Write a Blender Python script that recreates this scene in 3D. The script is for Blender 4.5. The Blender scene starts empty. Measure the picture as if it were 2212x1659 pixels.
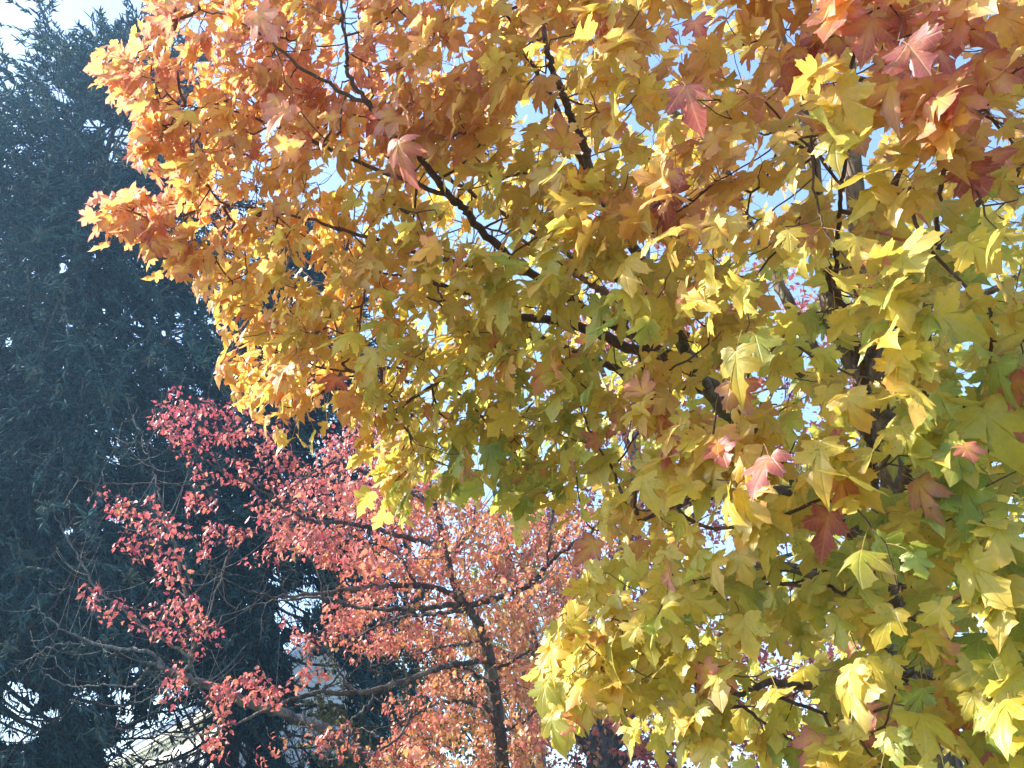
import bpy, math
import numpy as np
from mathutils import Vector
R = math.radians
rng = np.random.default_rng(11)

# ------------------------------------------------------------------ camera, sky, sun, exposure
PITCH = 30.0
FPX, CX, CY = 1916.0, 1106.0, 829.5          # focal length and centre, in units of a 2212 x 1659 frame
CAM = np.array([0.0, 0.0, 1.6])
SUN_AZ, SUN_EL = 84.0, 36.0                  # degrees to the left of the view direction / above the horizon
SUN_STRENGTH, SKY_STRENGTH, EXPOSURE = 3.4, 0.138, 1.98

sc = bpy.context.scene
cd = bpy.data.cameras.new('camera')
cam = bpy.data.objects.new('camera', cd)
sc.collection.objects.link(cam)
cam.location = CAM.tolist()
cam.rotation_euler = (R(90 + PITCH), 0, 0)
cd.sensor_width = 36.0
cd.lens = 36.0 * FPX / 2212.0
cd.clip_start, cd.clip_end = 0.05, 3000
sc.camera = cam

w = bpy.data.worlds.new('World')
sc.world = w
w.use_nodes = True
wn = w.node_tree
sky = wn.nodes.new('ShaderNodeTexSky')
sky.sky_type = 'NISHITA'
sky.sun_disc = False
sky.sun_elevation = R(SUN_EL)
sky.sun_rotation = R(-SUN_AZ)
sky.altitude = 50
sky.air_density, sky.dust_density, sky.ozone_density = 1.0, 0.7, 1.0
bg = wn.nodes['Background']
bg.inputs['Strength'].default_value = SKY_STRENGTH
wn.links.new(sky.outputs['Color'], bg.inputs['Color'])

sd = bpy.data.lights.new('sun', 'SUN')
sd.energy, sd.angle, sd.color = SUN_STRENGTH, R(0.5), (1.0, 0.93, 0.82)
sun = bpy.data.objects.new('sun', sd)
sc.collection.objects.link(sun)
sdir = np.array([-math.sin(R(SUN_AZ)) * math.cos(R(SUN_EL)), math.cos(R(SUN_AZ)) * math.cos(R(SUN_EL)), math.sin(R(SUN_EL))])
sun.rotation_euler = Vector((-sdir).tolist()).to_track_quat('-Z', 'Y').to_euler()
sun.location = (-30, 5, 30)

vs = sc.view_settings
sc.display_settings.display_device = 'sRGB'
vs.view_transform, vs.look, vs.exposure, vs.gamma = 'Standard', 'None', EXPOSURE, 1.0
vs.use_curve_mapping = False
sc.render.engine = 'CYCLES'
sc.cycles.use_denoising = True
sc.cycles.max_bounces = 14
sc.cycles.diffuse_bounces = 10
sc.cycles.transmission_bounces = 8
sc.cycles.sample_clamp_indirect = 12.0

# ------------------------------------------------------------------ helpers
cp, sp = math.cos(R(PITCH)), math.sin(R(PITCH))

def at(px, py, d):
    """frame position and depth along the optical axis -> world point(s)"""
    px, py, d = np.broadcast_arrays(np.asarray(px, float), np.asarray(py, float), np.asarray(d, float))
    x = (px - CX) / FPX * d
    y = -(py - CY) / FPX * d
    return np.stack([x, d * cp - y * sp, d * sp + y * cp], -1) + CAM

def proj(p):
    q = p - CAM
    d = q[..., 1] * cp + q[..., 2] * sp
    y = -q[..., 1] * sp + q[..., 2] * cp
    return CX + q[..., 0] / d * FPX, CY - y / d * FPX, d

def nrm(v):
    return v / np.maximum(np.linalg.norm(v, axis=-1, keepdims=True), 1e-9)

class Geo:
    """collects vertices, triangles / quads and per-vertex colour and uv, links them as ONE mesh object"""
    def __init__(self):
        self.v, self.f, self.c, self.uv, self.n = [], [], [], [], 0
    def add(self, v, f, c=None, uv=None):
        v = np.asarray(v, float).reshape(-1, 3)
        f = np.asarray(f, int)
        self.v.append(v)
        self.f.append(f + self.n)
        self.c.append(np.ones((len(v), 3)) * (0.5 if c is None else c))
        self.uv.append(np.zeros((len(v), 2)) if uv is None else uv)
        self.n += len(v)
        return self
    def build(self, name, mat, parent=None, smooth=True):
        v = np.concatenate(self.v)
        if parent is not None:
            v = v - np.array(parent.location)
        me = bpy.data.meshes.new(name)
        loops = np.concatenate([f.reshape(-1) for f in self.f])
        tot = np.concatenate([np.full(len(f), f.shape[1]) for f in self.f])
        me.vertices.add(len(v))
        me.vertices.foreach_set('co', v.astype(np.float32).reshape(-1))
        me.loops.add(len(loops))
        me.loops.foreach_set('vertex_index', loops.astype(np.int32))
        me.polygons.add(len(tot))
        me.polygons.foreach_set('loop_start', np.concatenate([[0], np.cumsum(tot)[:-1]]).astype(np.int32))
        me.polygons.foreach_set('use_smooth', np.full(len(tot), smooth))
        ca = me.color_attributes.new('tint', 'FLOAT_COLOR', 'POINT')
        c = np.concatenate(self.c)
        ca.data.foreach_set('color', np.concatenate([c, np.ones((len(c), 1))], 1).astype(np.float32).reshape(-1))
        ul = me.uv_layers.new(name='leafspace')
        ul.data.foreach_set('uv', np.concatenate(self.uv)[loops].astype(np.float32).reshape(-1))
        me.materials.append(mat)
        me.update(calc_edges=True)
        me.validate()
        o = bpy.data.objects.new(name, me)
        sc.collection.objects.link(o)
        if parent is not None:
            o.parent = parent
        return o

def root(name, loc, label, cat, group=None):
    o = bpy.data.objects.new(name, None)
    sc.collection.objects.link(o)
    o.location = [float(x) for x in loc]
    o.empty_display_size = 0.3
    o['label'], o['category'] = label, cat
    if group:
        o['group'] = group
    return o

def smooth_path(pts, n=8):
    """Catmull-Rom through the rows (any number of columns)"""
    p = np.asarray(pts, float)
    p = np.concatenate([[2 * p[0] - p[1]], p, [2 * p[-1] - p[-2]]])
    out = []
    for i in range(1, len(p) - 2):
        t = np.linspace(0, 1, n, endpoint=False)[:, None]
        a, b, c, d = p[i - 1], p[i], p[i + 1], p[i + 2]
        out.append(0.5 * (2 * b + (c - a) * t + (2 * a - 5 * b + 4 * c - d) * t ** 2 + (3 * b - a - 3 * c + d) * t ** 3))
    out.append(p[-2][None])
    return np.concatenate(out)

def tubes(geo, paths, radii, k=6, c=None, cap=True, rough=0.0):
    """N tubes of P points each: paths (N,P,3), radii (N,P)"""
    paths = np.asarray(paths, float)
    radii = np.asarray(radii, float)
    N, P, _ = paths.shape
    t = nrm(np.gradient(paths, axis=1))
    ref = np.where(np.abs(nrm(paths[:, -1] - paths[:, 0])[:, 2:3]) > 0.8, [[1.0, 0, 0]], [[0, 0, 1.0]])[:, None, :]
    u = nrm(np.cross(t, ref))
    vv = np.cross(t, u)
    a = np.arange(k) / k * 2 * math.pi
    rr = radii[..., None] * (1 + (rng.normal(0, rough, (N, P, k)) if rough else 0))
    ring = paths[:, :, None] + rr[..., None] * (u[:, :, None] * np.cos(a)[:, None] + vv[:, :, None] * np.sin(a)[:, None])
    V = ring.reshape(N, P * k, 3)
    i, j = np.meshgrid(np.arange(P - 1), np.arange(k), indexing='ij')
    j2 = (j + 1) % k
    q = np.stack([i * k + j, i * k + j2, (i + 1) * k + j2, (i + 1) * k + j], -1).reshape(-1, 4)
    F = (q[None] + (np.arange(N) * P * k)[:, None, None]).reshape(-1, 4)
    geo.add(V.reshape(-1, 3), F, None if c is None else np.repeat(np.broadcast_to(c, (N, 3)), P * k, axis=0))
    if cap:
        e = (P - 1) * k + np.arange(k)
        geo.f.append((e[None] + (np.arange(N) * P * k)[:, None]) + geo.n - N * P * k)

def limb(geo, pts, n=8, k=10, rough=0.03, wob=0.0):
    """one limb: rows px, py, depth, radius"""
    s = smooth_path(pts, n)
    p = at(s[:, 0], s[:, 1], s[:, 2])
    if wob:
        p[1:-1] += rng.normal(0, wob, (len(p) - 2, 3))
    tubes(geo, p[None], s[None, :, 3], k, rough=rough)
    return p, s[:, 3]

def in_poly(x, y, poly):
    poly = np.asarray(poly, float)
    x, y = np.asarray(x), np.asarray(y)
    ins = np.zeros(x.shape, bool)
    j = len(poly) - 1
    for i in range(len(poly)):
        xi, yi = poly[i]
        xj, yj = poly[j]
        if yi != yj:
            ins ^= ((yi > y) != (yj > y)) & (x < (xj - xi) * (y - yi) / (yj - yi) + xi)
        j = i
    return ins

def in_gap(px, py, gaps):
    m = np.zeros(np.shape(px), bool)
    for gx, gy, rx, ry in gaps:
        m |= ((px - gx) / rx) ** 2 + ((py - gy) / ry) ** 2 < 1
    return m

def ramp(t, stops):
    xs = [s[0] for s in stops]
    return np.stack([np.interp(t, xs, [s[1][i] for s in stops]) for i in range(3)], -1)

# ------------------------------------------------------------------ materials
def mat_new(name):
    m = bpy.data.materials.new(name)
    m.use_nodes = True
    nt = m.node_tree
    nt.nodes.clear()
    out = nt.nodes.new('ShaderNodeOutputMaterial')
    return m, nt, out

def nd(nt, kind, **kw):
    n = nt.nodes.new(kind)
    for k, v in kw.items():
        setattr(n, k, v)
    return n

def setin(n, **kw):
    for k, v in kw.items():
        n.inputs[k.replace('_', ' ')].default_value = v
    return n

def mixcol(nt, fac, a, b, mode='MIX'):
    m = nd(nt, 'ShaderNodeMix', data_type='RGBA', blend_type=mode)
    for sock, val in ((0, fac), (6, a), (7, b)):
        if isinstance(val, (int, float)):
            m.inputs[sock].default_value = val
        elif isinstance(val, tuple):
            m.inputs[sock].default_value = (*val, 1)
        else:
            nt.links.new(val, m.inputs[sock])
    return m.outputs[2]

def math_(nt, op, a, b=None, c=None):
    m = nd(nt, 'ShaderNodeMath', operation=op)
    for i, val in enumerate((a, b, c)):
        if val is None:
            continue
        if isinstance(val, (int, float)):
            m.inputs[i].default_value = val
        else:
            nt.links.new(val, m.inputs[i])
    return m.outputs[0]

def leaf_material(name, translucency=0.45, gloss=0.07, rough=0.42, veins=True, spots=True, pale=0.12, scale=60.0):
    m, nt, out = mat_new(name)
    L = nt.links.new
    col = nd(nt, 'ShaderNodeVertexColor', layer_name='tint').outputs['Color']
    tc = nd(nt, 'ShaderNodeTexCoord')
    no = setin(nd(nt, 'ShaderNodeTexNoise'), Scale=scale, Detail=3.0, Roughness=0.6)
    L(tc.outputs['Object'], no.inputs['Vector'])
    v = math_(nt, 'MULTIPLY_ADD', no.outputs['Fac'], 0.5, 0.75)
    hs = nd(nt, 'ShaderNodeHueSaturation')
    L(col, hs.inputs['Color']); L(v, hs.inputs['Value'])
    col = hs.outputs['Color']
    if spots:
        vo = setin(nd(nt, 'ShaderNodeTexVoronoi'), Scale=85.0, Randomness=1.0)
        L(tc.outputs['Object'], vo.inputs['Vector'])
        n2 = setin(nd(nt, 'ShaderNodeTexNoise'), Scale=9.0, Detail=1.0)
        L(tc.outputs['Object'], n2.inputs['Vector'])
        thr = math_(nt, 'MULTIPLY', math_(nt, 'SUBTRACT', n2.outputs['Fac'], 0.5), 1.3)
        s = math_(nt, 'LESS_THAN', vo.outputs['Distance'], thr)
        col = mixcol(nt, math_(nt, 'MULTIPLY', s, 0.55), col, (0.10, 0.045, 0.015))
    bump_h = None
    if veins:
        uv = nd(nt, 'ShaderNodeUVMap', uv_map='leafspace').outputs['UV']
        sep = nd(nt, 'ShaderNodeSeparateXYZ'); L(uv, sep.inputs[0])
        ax = math_(nt, 'ABSOLUTE', sep.outputs['X'])
        y = math_(nt, 'SUBTRACT', sep.outputs['Y'], 0.0)
        dist = side = None
        for ang in (0.0, 50.0, 95.0):
            sx, sy = math.sin(R(ang)), math.cos(R(ang))
            along = math_(nt, 'ADD', math_(nt, 'MULTIPLY', ax, sx), math_(nt, 'MULTIPLY', y, sy))
            across = math_(nt, 'ABSOLUTE', math_(nt, 'SUBTRACT', math_(nt, 'MULTIPLY', ax, sy), math_(nt, 'MULTIPLY', y, sx)))
            across = math_(nt, 'ADD', across, math_(nt, 'MULTIPLY', math_(nt, 'LESS_THAN', along, 0.0), 1.0))
            rib = math_(nt, 'FRACT', math_(nt, 'MULTIPLY', math_(nt, 'SUBTRACT', along, math_(nt, 'MULTIPLY', across, 0.9)), 8.5))
            if dist is None:
                dist, side = across, rib
            else:
                nearer = math_(nt, 'LESS_THAN', across, dist)
                side = math_(nt, 'ADD', math_(nt, 'MULTIPLY', nearer, rib), math_(nt, 'MULTIPLY', math_(nt, 'SUBTRACT', 1.0, nearer), side))
                dist = math_(nt, 'MINIMUM', dist, across)
        vm = math_(nt, 'MAXIMUM', math_(nt, 'SUBTRACT', 1.0, math_(nt, 'DIVIDE', dist, 0.022)), 0.0)
        sv = math_(nt, 'MULTIPLY', math_(nt, 'LESS_THAN', side, 0.13), 0.30)
        vcol = mixcol(nt, 0.6, col, (0.72, 0.58, 0.26))
        col = mixcol(nt, math_(nt, 'MAXIMUM', math_(nt, 'MULTIPLY', vm, 0.55), sv), col, vcol)
        bump_h = math_(nt, 'MULTIPLY', vm, -1.0)
    geo = nd(nt, 'ShaderNodeNewGeometry')
    col_b = mixcol(nt, pale, col, (0.55, 0.50, 0.30))
    colf = mixcol(nt, geo.outputs['Backfacing'], col, col_b)
    df = nd(nt, 'ShaderNodeBsdfDiffuse'); L(colf, df.inputs['Color'])
    tr = nd(nt, 'ShaderNodeBsdfTranslucent')
    g = nd(nt, 'ShaderNodeGamma'); g.inputs['Gamma'].default_value = 0.75
    L(col, g.inputs['Color']); L(g.outputs[0], tr.inputs['Color'])
    mx = nd(nt, 'ShaderNodeMixShader'); mx.inputs[0].default_value = translucency
    L(df.outputs[0], mx.inputs[1]); L(tr.outputs[0], mx.inputs[2])
    gl = nd(nt, 'ShaderNodeBsdfGlossy'); gl.inputs['Roughness'].default_value = rough
    gl.inputs['Color'].default_value = (0.9, 0.9, 0.9, 1)
    fr = nd(nt, 'ShaderNodeLayerWeight'); fr.inputs['Blend'].default_value = 0.25
    gf = math_(nt, 'ADD', math_(nt, 'MULTIPLY', fr.outputs['Facing'], gloss * 1.8), gloss * 0.5)
    m2 = nd(nt, 'ShaderNodeMixShader'); L(gf, m2.inputs[0])
    L(mx.outputs[0], m2.inputs[1]); L(gl.outputs[0], m2.inputs[2])
    if bump_h is not None:
        bp = nd(nt, 'ShaderNodeBump'); bp.inputs['Strength'].default_value = 0.35; bp.inputs['Distance'].default_value = 0.004
        L(bump_h, bp.inputs['Height'])
        for s_ in (df, gl):
            L(bp.outputs[0], s_.inputs['Normal'])
    L(m2.outputs[0], out.inputs['Surface'])
    return m

def bark_material(name, dark, light, scale=14.0, stretch=0.25, bump=0.6, lichen=0.0):
    m, nt, out = mat_new(name)
    L = nt.links.new
    tc = nd(nt, 'ShaderNodeTexCoord')
    mp = nd(nt, 'ShaderNodeMapping'); mp.inputs['Scale'].default_value = (1, 1, stretch)
    L(tc.outputs['Object'], mp.inputs['Vector'])
    no = setin(nd(nt, 'ShaderNodeTexNoise'), Scale=scale, Detail=8.0, Roughness=0.65, Distortion=0.6)
    L(mp.outputs[0], no.inputs['Vector'])
    vo = nd(nt, 'ShaderNodeTexVoronoi', feature='DISTANCE_TO_EDGE'); vo.inputs['Scale'].default_value = scale * 1.6
    L(mp.outputs[0], vo.inputs['Vector'])
    cr = nd(nt, 'ShaderNodeValToRGB')
    cr.color_ramp.elements[0].position, cr.color_ramp.elements[0].color = 0.32, (*dark, 1)
    cr.color_ramp.elements[1].position, cr.color_ramp.elements[1].color = 0.68, (*light, 1)
    L(no.outputs['Fac'], cr.inputs['Fac'])
    col = cr.outputs['Color']
    if lichen:
        n3 = setin(nd(nt, 'ShaderNodeTexNoise'), Scale=5.0, Detail=5.0, Roughness=0.7)
        L(tc.outputs['Object'], n3.inputs['Vector'])
        f = math_(nt, 'MULTIPLY', math_(nt, 'GREATER_THAN', n3.outputs['Fac'], 0.57), lichen)
        col = mixcol(nt, f, col, (0.33, 0.35, 0.28))
    b = nd(nt, 'ShaderNodeBsdfPrincipled')
    L(col, b.inputs['Base Color']); b.inputs['Roughness'].default_value = 0.85
    b.inputs['Specular IOR Level'].default_value = 0.25
    bp = nd(nt, 'ShaderNodeBump'); bp.inputs['Strength'].default_value = bump; bp.inputs['Distance'].default_value = 0.02
    h = math_(nt, 'ADD', no.outputs['Fac'], math_(nt, 'MINIMUM', math_(nt, 'MULTIPLY', vo.outputs['Distance'], 3.0), 0.6))
    L(h, bp.inputs['Height']); L(bp.outputs[0], b.inputs['Normal'])
    L(b.outputs[0], out.inputs['Surface'])
    return m

def plain_material(name, col, rough=0.6, var=0.15, scale=3.0, spec=0.4, metallic=0.0, bump=0.0, tint=False):
    m, nt, out = mat_new(name)
    L = nt.links.new
    b = nd(nt, 'ShaderNodeBsdfPrincipled')
    tc = nd(nt, 'ShaderNodeTexCoord')
    no = setin(nd(nt, 'ShaderNodeTexNoise'), Scale=scale, Detail=6.0, Roughness=0.65)
    L(tc.outputs['Object'], no.inputs['Vector'])
    hs = nd(nt, 'ShaderNodeHueSaturation')
    if tint:
        L(nd(nt, 'ShaderNodeVertexColor', layer_name='tint').outputs['Color'], hs.inputs['Color'])
    else:
        hs.inputs['Color'].default_value = (*col, 1)
    L(math_(nt, 'MULTIPLY_ADD', no.outputs['Fac'], 2 * var, 1 - var), hs.inputs['Value'])
    L(hs.outputs[0], b.inputs['Base Color'])
    b.inputs['Roughness'].default_value = rough
    b.inputs['Specular IOR Level'].default_value = spec
    b.inputs['Metallic'].default_value = metallic
    if bump:
        bp = nd(nt, 'ShaderNodeBump'); bp.inputs['Strength'].default_value = bump; bp.inputs['Distance'].default_value = 0.02
        L(no.outputs['Fac'], bp.inputs['Height']); L(bp.outputs[0], b.inputs['Normal'])
    L(b.outputs[0], out.inputs['Surface'])
    return m

M_leaf = leaf_material('sugar_maple_leaf', 0.60, 0.06, 0.5)
M_red = leaf_material('red_maple_leaf', 0.45, 0.08, 0.45, veins=False, spots=False, pale=0.25)
M_far = leaf_material('distant_leaf', 0.42, 0.06, 0.5, veins=False, spots=False, scale=8.0)
M_needle = plain_material('spruce_needles', (0.03, 0.06, 0.04), 0.8, 0.35, 12.0, 0.15, tint=True)
M_bark = bark_material('sugar_maple_bark', (0.07, 0.052, 0.042), (0.24, 0.19, 0.155), 16, 0.3, 0.8, 0.25)
M_twig = bark_material('maple_twig_bark', (0.06, 0.036, 0.026), (0.17, 0.105, 0.072), 40, 0.4, 0.2)
M_rbark = bark_material('red_maple_bark', (0.035, 0.028, 0.027), (0.12, 0.10, 0.095), 18, 0.3, 0.5, 0.3)  # bark colour set darker overall to stand in for shade on the limbs
M_oldbark = bark_material('old_maple_bark', (0.06, 0.058, 0.06), (0.23, 0.22, 0.21), 12, 0.25, 0.9, 0.5)
M_sbark = bark_material('spruce_bark', (0.045, 0.035, 0.03), (0.15, 0.12, 0.10), 14, 0.4, 0.8, 0.2)

# ------------------------------------------------------------------ ground
def lawn():
    n = 120
    g = np.linspace(-1, 1, n)
    X, Y = np.meshgrid(np.sign(g) * np.abs(g) ** 2.2 * 900, np.sign(g) * np.abs(g) ** 2.2 * 900, indexing='ij')
    Z = 0.10 * np.sin(X * 0.21 + 1) * np.cos(Y * 0.17) * np.minimum(1, np.hypot(X, Y) / 15) - 0.05
    V = np.stack([X, Y, Z], -1).reshape(-1, 3)
    i, j = np.meshgrid(np.arange(n - 1), np.arange(n - 1), indexing='ij')
    F = np.stack([i * n + j, (i + 1) * n + j, (i + 1) * n + j + 1, i * n + j + 1], -1).reshape(-1, 4)
    m, nt, out = mat_new('lawn_grass')
    L = nt.links.new
    tc = nd(nt, 'ShaderNodeTexCoord')
    n1 = setin(nd(nt, 'ShaderNodeTexNoise'), Scale=0.6, Detail=8.0, Roughness=0.7)
    n2 = setin(nd(nt, 'ShaderNodeTexNoise'), Scale=14.0, Detail=4.0, Roughness=0.7)
    for q in (n1, n2):
        L(tc.outputs['Object'], q.inputs['Vector'])
    c1 = mixcol(nt, n1.outputs['Fac'], (0.035, 0.06, 0.012), (0.085, 0.10, 0.03))
    lf = math_(nt, 'GREATER_THAN', n2.outputs['Fac'], 0.60)
    c2 = mixcol(nt, math_(nt, 'MULTIPLY', lf, 0.8), c1, (0.34, 0.20, 0.04))
    b = nd(nt, 'ShaderNodeBsdfPrincipled'); b.inputs['Roughness'].default_value = 0.9
    L(c2, b.inputs['Base Color'])
    bp = nd(nt, 'ShaderNodeBump'); bp.inputs['Strength'].default_value = 0.6
    L(n2.outputs['Fac'], bp.inputs['Height']); L(bp.outputs[0], b.inputs['Normal'])
    L(b.outputs[0], out.inputs['Surface'])
    o = Geo().add(V, F).build('ground', m)
    o['kind'] = 'structure'
    o['label'], o['category'] = 'lawn strewn with fallen yellow leaves under the trees', 'ground'
lawn()

# ------------------------------------------------------------------ leaves
HALF = [(0.0, 0.0), (0.07, -0.07), (0.17, -0.10), (0.26, -0.07), (0.33, -0.075), (0.43, -0.02), (0.38, 0.06), (0.41, 0.12),
        (0.32, 0.165), (0.375, 0.215), (0.47, 0.245), (0.485, 0.315), (0.575, 0.395), (0.475, 0.42), (0.46, 0.50), (0.375, 0.475),
        (0.29, 0.485), (0.185, 0.435), (0.18, 0.53), (0.215, 0.61), (0.285, 0.70), (0.19, 0.735), (0.15, 0.82), (0.075, 0.90), (0.0, 1.02)]
def outline(half):
    h = np.array(half)
    return np.concatenate([h, (h[1:-1] * [-1, 1])[::-1]])
MAPLE = outline(HALF)
SMALL = outline([(0.0, 0.0), (0.17, -0.05), (0.30, 0.06), (0.30, 0.22), (0.44, 0.46), (0.25, 0.47), (0.17, 0.60), (0.19, 0.74), (0.0, 1.0)])
TINY = outline([(0.0, 0.0), (0.30, 0.10), (0.42, 0.45), (0.17, 0.60), (0.0, 1.0)])

def leaf_template(ol, rings, centre):
    c = np.array(centre)
    V = [c[None]]
    r = [np.zeros(1)]
    k = len(ol)
    for s in rings:
        V.append(c + (ol - c) * s)
        r.append(np.full(k, s))
    V, r = np.concatenate(V), np.concatenate(r)
    F3 = np.array([[0, 1 + i, 1 + (i + 1) % k] for i in range(k)])
    F4 = np.array([[1 + q * k + i, 1 + (q + 1) * k + i, 1 + (q + 1) * k + (i + 1) % k, 1 + q * k + (i + 1) % k]
                   for q in range(len(rings) - 1) for i in range(k)]).reshape(-1, 4)
    return V, r, F3, F4

def add_leaves(geo, base, mid, normal, size, colour_fn, tmpl, curl=1.0):
    """N leaves: base points, midrib directions, upper-side normals, widths; colour_fn(N, V, xy, r) -> (N,V,3)"""
    T, r, F3, F4 = tmpl
    N, V = len(base), len(T)
    n = nrm(normal)
    v = nrm(mid - n * np.sum(mid * n, -1, keepdims=True))
    u = np.cross(v, n)
    x = T[None, :, 0] * rng.uniform(0.88, 1.08, (N, 1))
    y = T[None, :, 1] * rng.uniform(0.88, 1.12, (N, 1))
    x = x * np.where(x > 0, rng.uniform(0.86, 1.1, (N, 1)), rng.uniform(0.86, 1.1, (N, 1))) * (1 + rng.normal(0, 0.14, (N, 1)) * (y - 0.4))
    y = y + rng.normal(0, 0.10, (N, 1)) * np.abs(x) + np.where(np.abs(T[None, :, 0]) < 0.25, rng.normal(0, 0.08, (N, 1)), 0) * y ** 2
    ang0 = np.arctan2(T[None, :, 0], T[None, :, 1] - 0.14)                 # some blades are torn or eaten back
    for _ in range(2):
        bite = np.exp(-((ang0 - rng.uniform(-2.4, 2.4, (N, 1))) / 0.28) ** 2) * np.where(rng.uniform(0, 1, (N, 1)) < 0.22, rng.uniform(0.15, 0.5, (N, 1)), 0) * r[None] ** 2
        x, y = x * (1 - bite), 0.14 + (y - 0.14) * (1 - bite)
    x = x + 0.10 * rng.normal(0, 1, (N, 1)) * y ** 2                      # sideways sweep
    fold = rng.normal(0.12, 0.16, (N, 1)) * curl
    droop = rng.normal(0.25, 0.24, (N, 1)) * curl
    cup = rng.normal(0.20, 0.26, (N, 1)) * curl
    ph = rng.uniform(0, 6.28, (N, 2))
    wav = rng.uniform(0.01, 0.04, (N, 1)) * curl
    tw = rng.normal(0, 0.35, (N, 1)) * curl
    z = fold * np.abs(x) - droop * y ** 2 - cup * x ** 2 * 1.6 + wav * np.sin(9 * x + ph[:, :1]) * r + wav * np.sin(11 * y + ph[:, 1:]) * r + tw * x * y
    y2 = y - 0.25 * np.abs(droop) * y ** 3 * 0.6
    P = base[:, None] + size[:, None, None] * (x[..., None] * u[:, None] + y2[..., None] * v[:, None] + z[..., None] * n[:, None])
    col = colour_fn(N, V, T, r)
    off = np.arange(N) * V
    uv = np.broadcast_to(T[None], (N, V, 2)).reshape(-1, 2)
    f3 = (F3[None] + off[:, None, None]).reshape(-1, 3)
    geo.add(P.reshape(-1, 3), f3, col.reshape(-1, 3), uv)
    if len(F4):
        geo.f.append((F4[None] + off[:, None, None]).reshape(-1, 4) + geo.n - N * V)

# ------------------------------------------------------------------ growing twigs from a skeleton to the leaf clusters
def grow(skel_p, skel_cost, tips, r_tip, r_pow=0.42, r_max=0.03, bias=0.3, sag=0.12, mids=2, crook=0.06):
    """joins every tip to the nearest node already in the tree; returns twig paths and radii and the direction at each tip"""
    nodes = [skel_p]
    P = skel_p.copy()
    C = skel_cost.copy()
    owner = np.full(len(P), -1)
    d0 = np.array([np.min(np.linalg.norm(skel_p - t, axis=1)) for t in tips])
    order = np.argsort(d0)
    paths, parent = {}, {}
    for i in order:
        t = tips[i]
        dist = np.linalg.norm(P - t, axis=1)
        j = np.argmin(dist + bias * C + np.where(dist < 0.04, 1.0, 0))
        p0, L = P[j], max(dist[j], 1e-3)
        mid = (p0 + t) / 2 + rng.normal(0, crook * L, 3) + [0, 0, -sag * L]
        s = np.linspace(0, 1, 7)[:, None]
        path = (1 - s) ** 2 * p0 + 2 * s * (1 - s) * mid + s ** 2 * t
        path[1:-1] += rng.normal(0, 0.012 * L, (5, 3))
        paths[i], parent[i] = path, owner[j]
        k = [3, 5, 6] if mids == 2 else [6]
        P = np.concatenate([P, path[k]])
        C = np.concatenate([C, C[j] + L * np.array(k) / 6])
        owner = np.concatenate([owner, np.full(len(k), i)])
    cnt = np.ones(len(tips))
    for i in order[::-1]:
        if parent[i] >= 0:
            cnt[parent[i]] += cnt[i]
    allp = np.stack([paths[i] for i in range(len(tips))])
    r1 = np.minimum(r_tip * cnt ** r_pow, r_max)
    rr = r1[:, None] * np.linspace(1.0, 0.72, 7)[None]
    return allp, rr, nrm(allp[:, -1] - allp[:, -3])

MAPLE_STOPS = [(0.0, (0.13, 0.24, 0.025)), (0.14, (0.36, 0.42, 0.035)), (0.28, (0.62, 0.51, 0.04)), (0.42, (0.78, 0.54, 0.045)),
               (0.58, (0.83, 0.41, 0.05)), (0.78, (0.76, 0.26, 0.13)), (0.9, (0.66, 0.16, 0.115)), (1.0, (0.46, 0.085, 0.08))]
ACCENT = {'p': 0.76, 'r': 0.86, 'd': 0.95, 'o': 0.60, 'y': 0.38, 'g': 0.17}

# ------------------------------------------------------------------ the yellow sugar maple in front
CROWN = [(330, -420), (352, 20), (315, 85), (262, 105), (255, 150), (262, 205), (330, 240), (325, 290), (335, 340), (410, 370),
         (425, 420), (340, 415), (255, 445), (285, 478), (320, 500), (395, 540), (450, 575), (500, 620), (525, 690), (545, 740),
         (535, 800), (570, 850), (615, 880), (680, 840), (745, 850), (815, 930), (805, 990), (850, 1025), (870, 1075), (900, 1030),
         (1000, 1050), (1090, 1080), (1150, 1075), (1220, 1080), (1300, 1050), (1350, 1080), (1310, 1180), (1260, 1280), (1215, 1350),
         (1190, 1420), (1210, 1470), (1260, 1490), (1310, 1450), (1345, 1510), (1390, 1570), (1480, 1600), (1560, 1560), (1650, 1610),
         (1720, 1629), (1800, 1610), (1900, 1640), (1950, 1860), (2650, 1860), (2650, -420)]
YGAPS = [(1722, 622, 40, 55), (1872, 420, 18, 34), (2180, 225, 42, 45), (1975, 1025, 26, 14), (1700, 1165, 30, 14), (1700, 30, 16, 24),
         (2170, 40, 20, 35), (1330, 155, 14, 14), (1545, 475, 14, 26), (1440, 540, 16, 8), (1690, 1400, 12, 16), (1660, 1320, 16, 10),
         (1720, 1530, 22, 22), (2130, 620, 26, 10), (2085, 740, 16, 20), (2150, 790, 14, 10), (2080, 855, 20, 12), (1350, 1030, 14, 22),
         (1400, 1010, 12, 18), (1130, 900, 14, 8), (820, 660, 10, 12), (520, 150, 12, 10), (1700, 1010, 30, 10), (1650, 1450, 16, 14),
         (2040, 1340, 10, 10), (2080, 1370, 12, 12), (2155, 1390, 10, 14), (640, 40, 14, 8), (590, 30, 14, 10), (1040, 210, 12, 16),
         (1870, 300, 16, 8), (1760, 200, 10, 10), (2100, 560, 20, 8), (1980, 1500, 14, 12), (1560, 1100, 18, 10), (1930, 560, 10, 14)]
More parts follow.
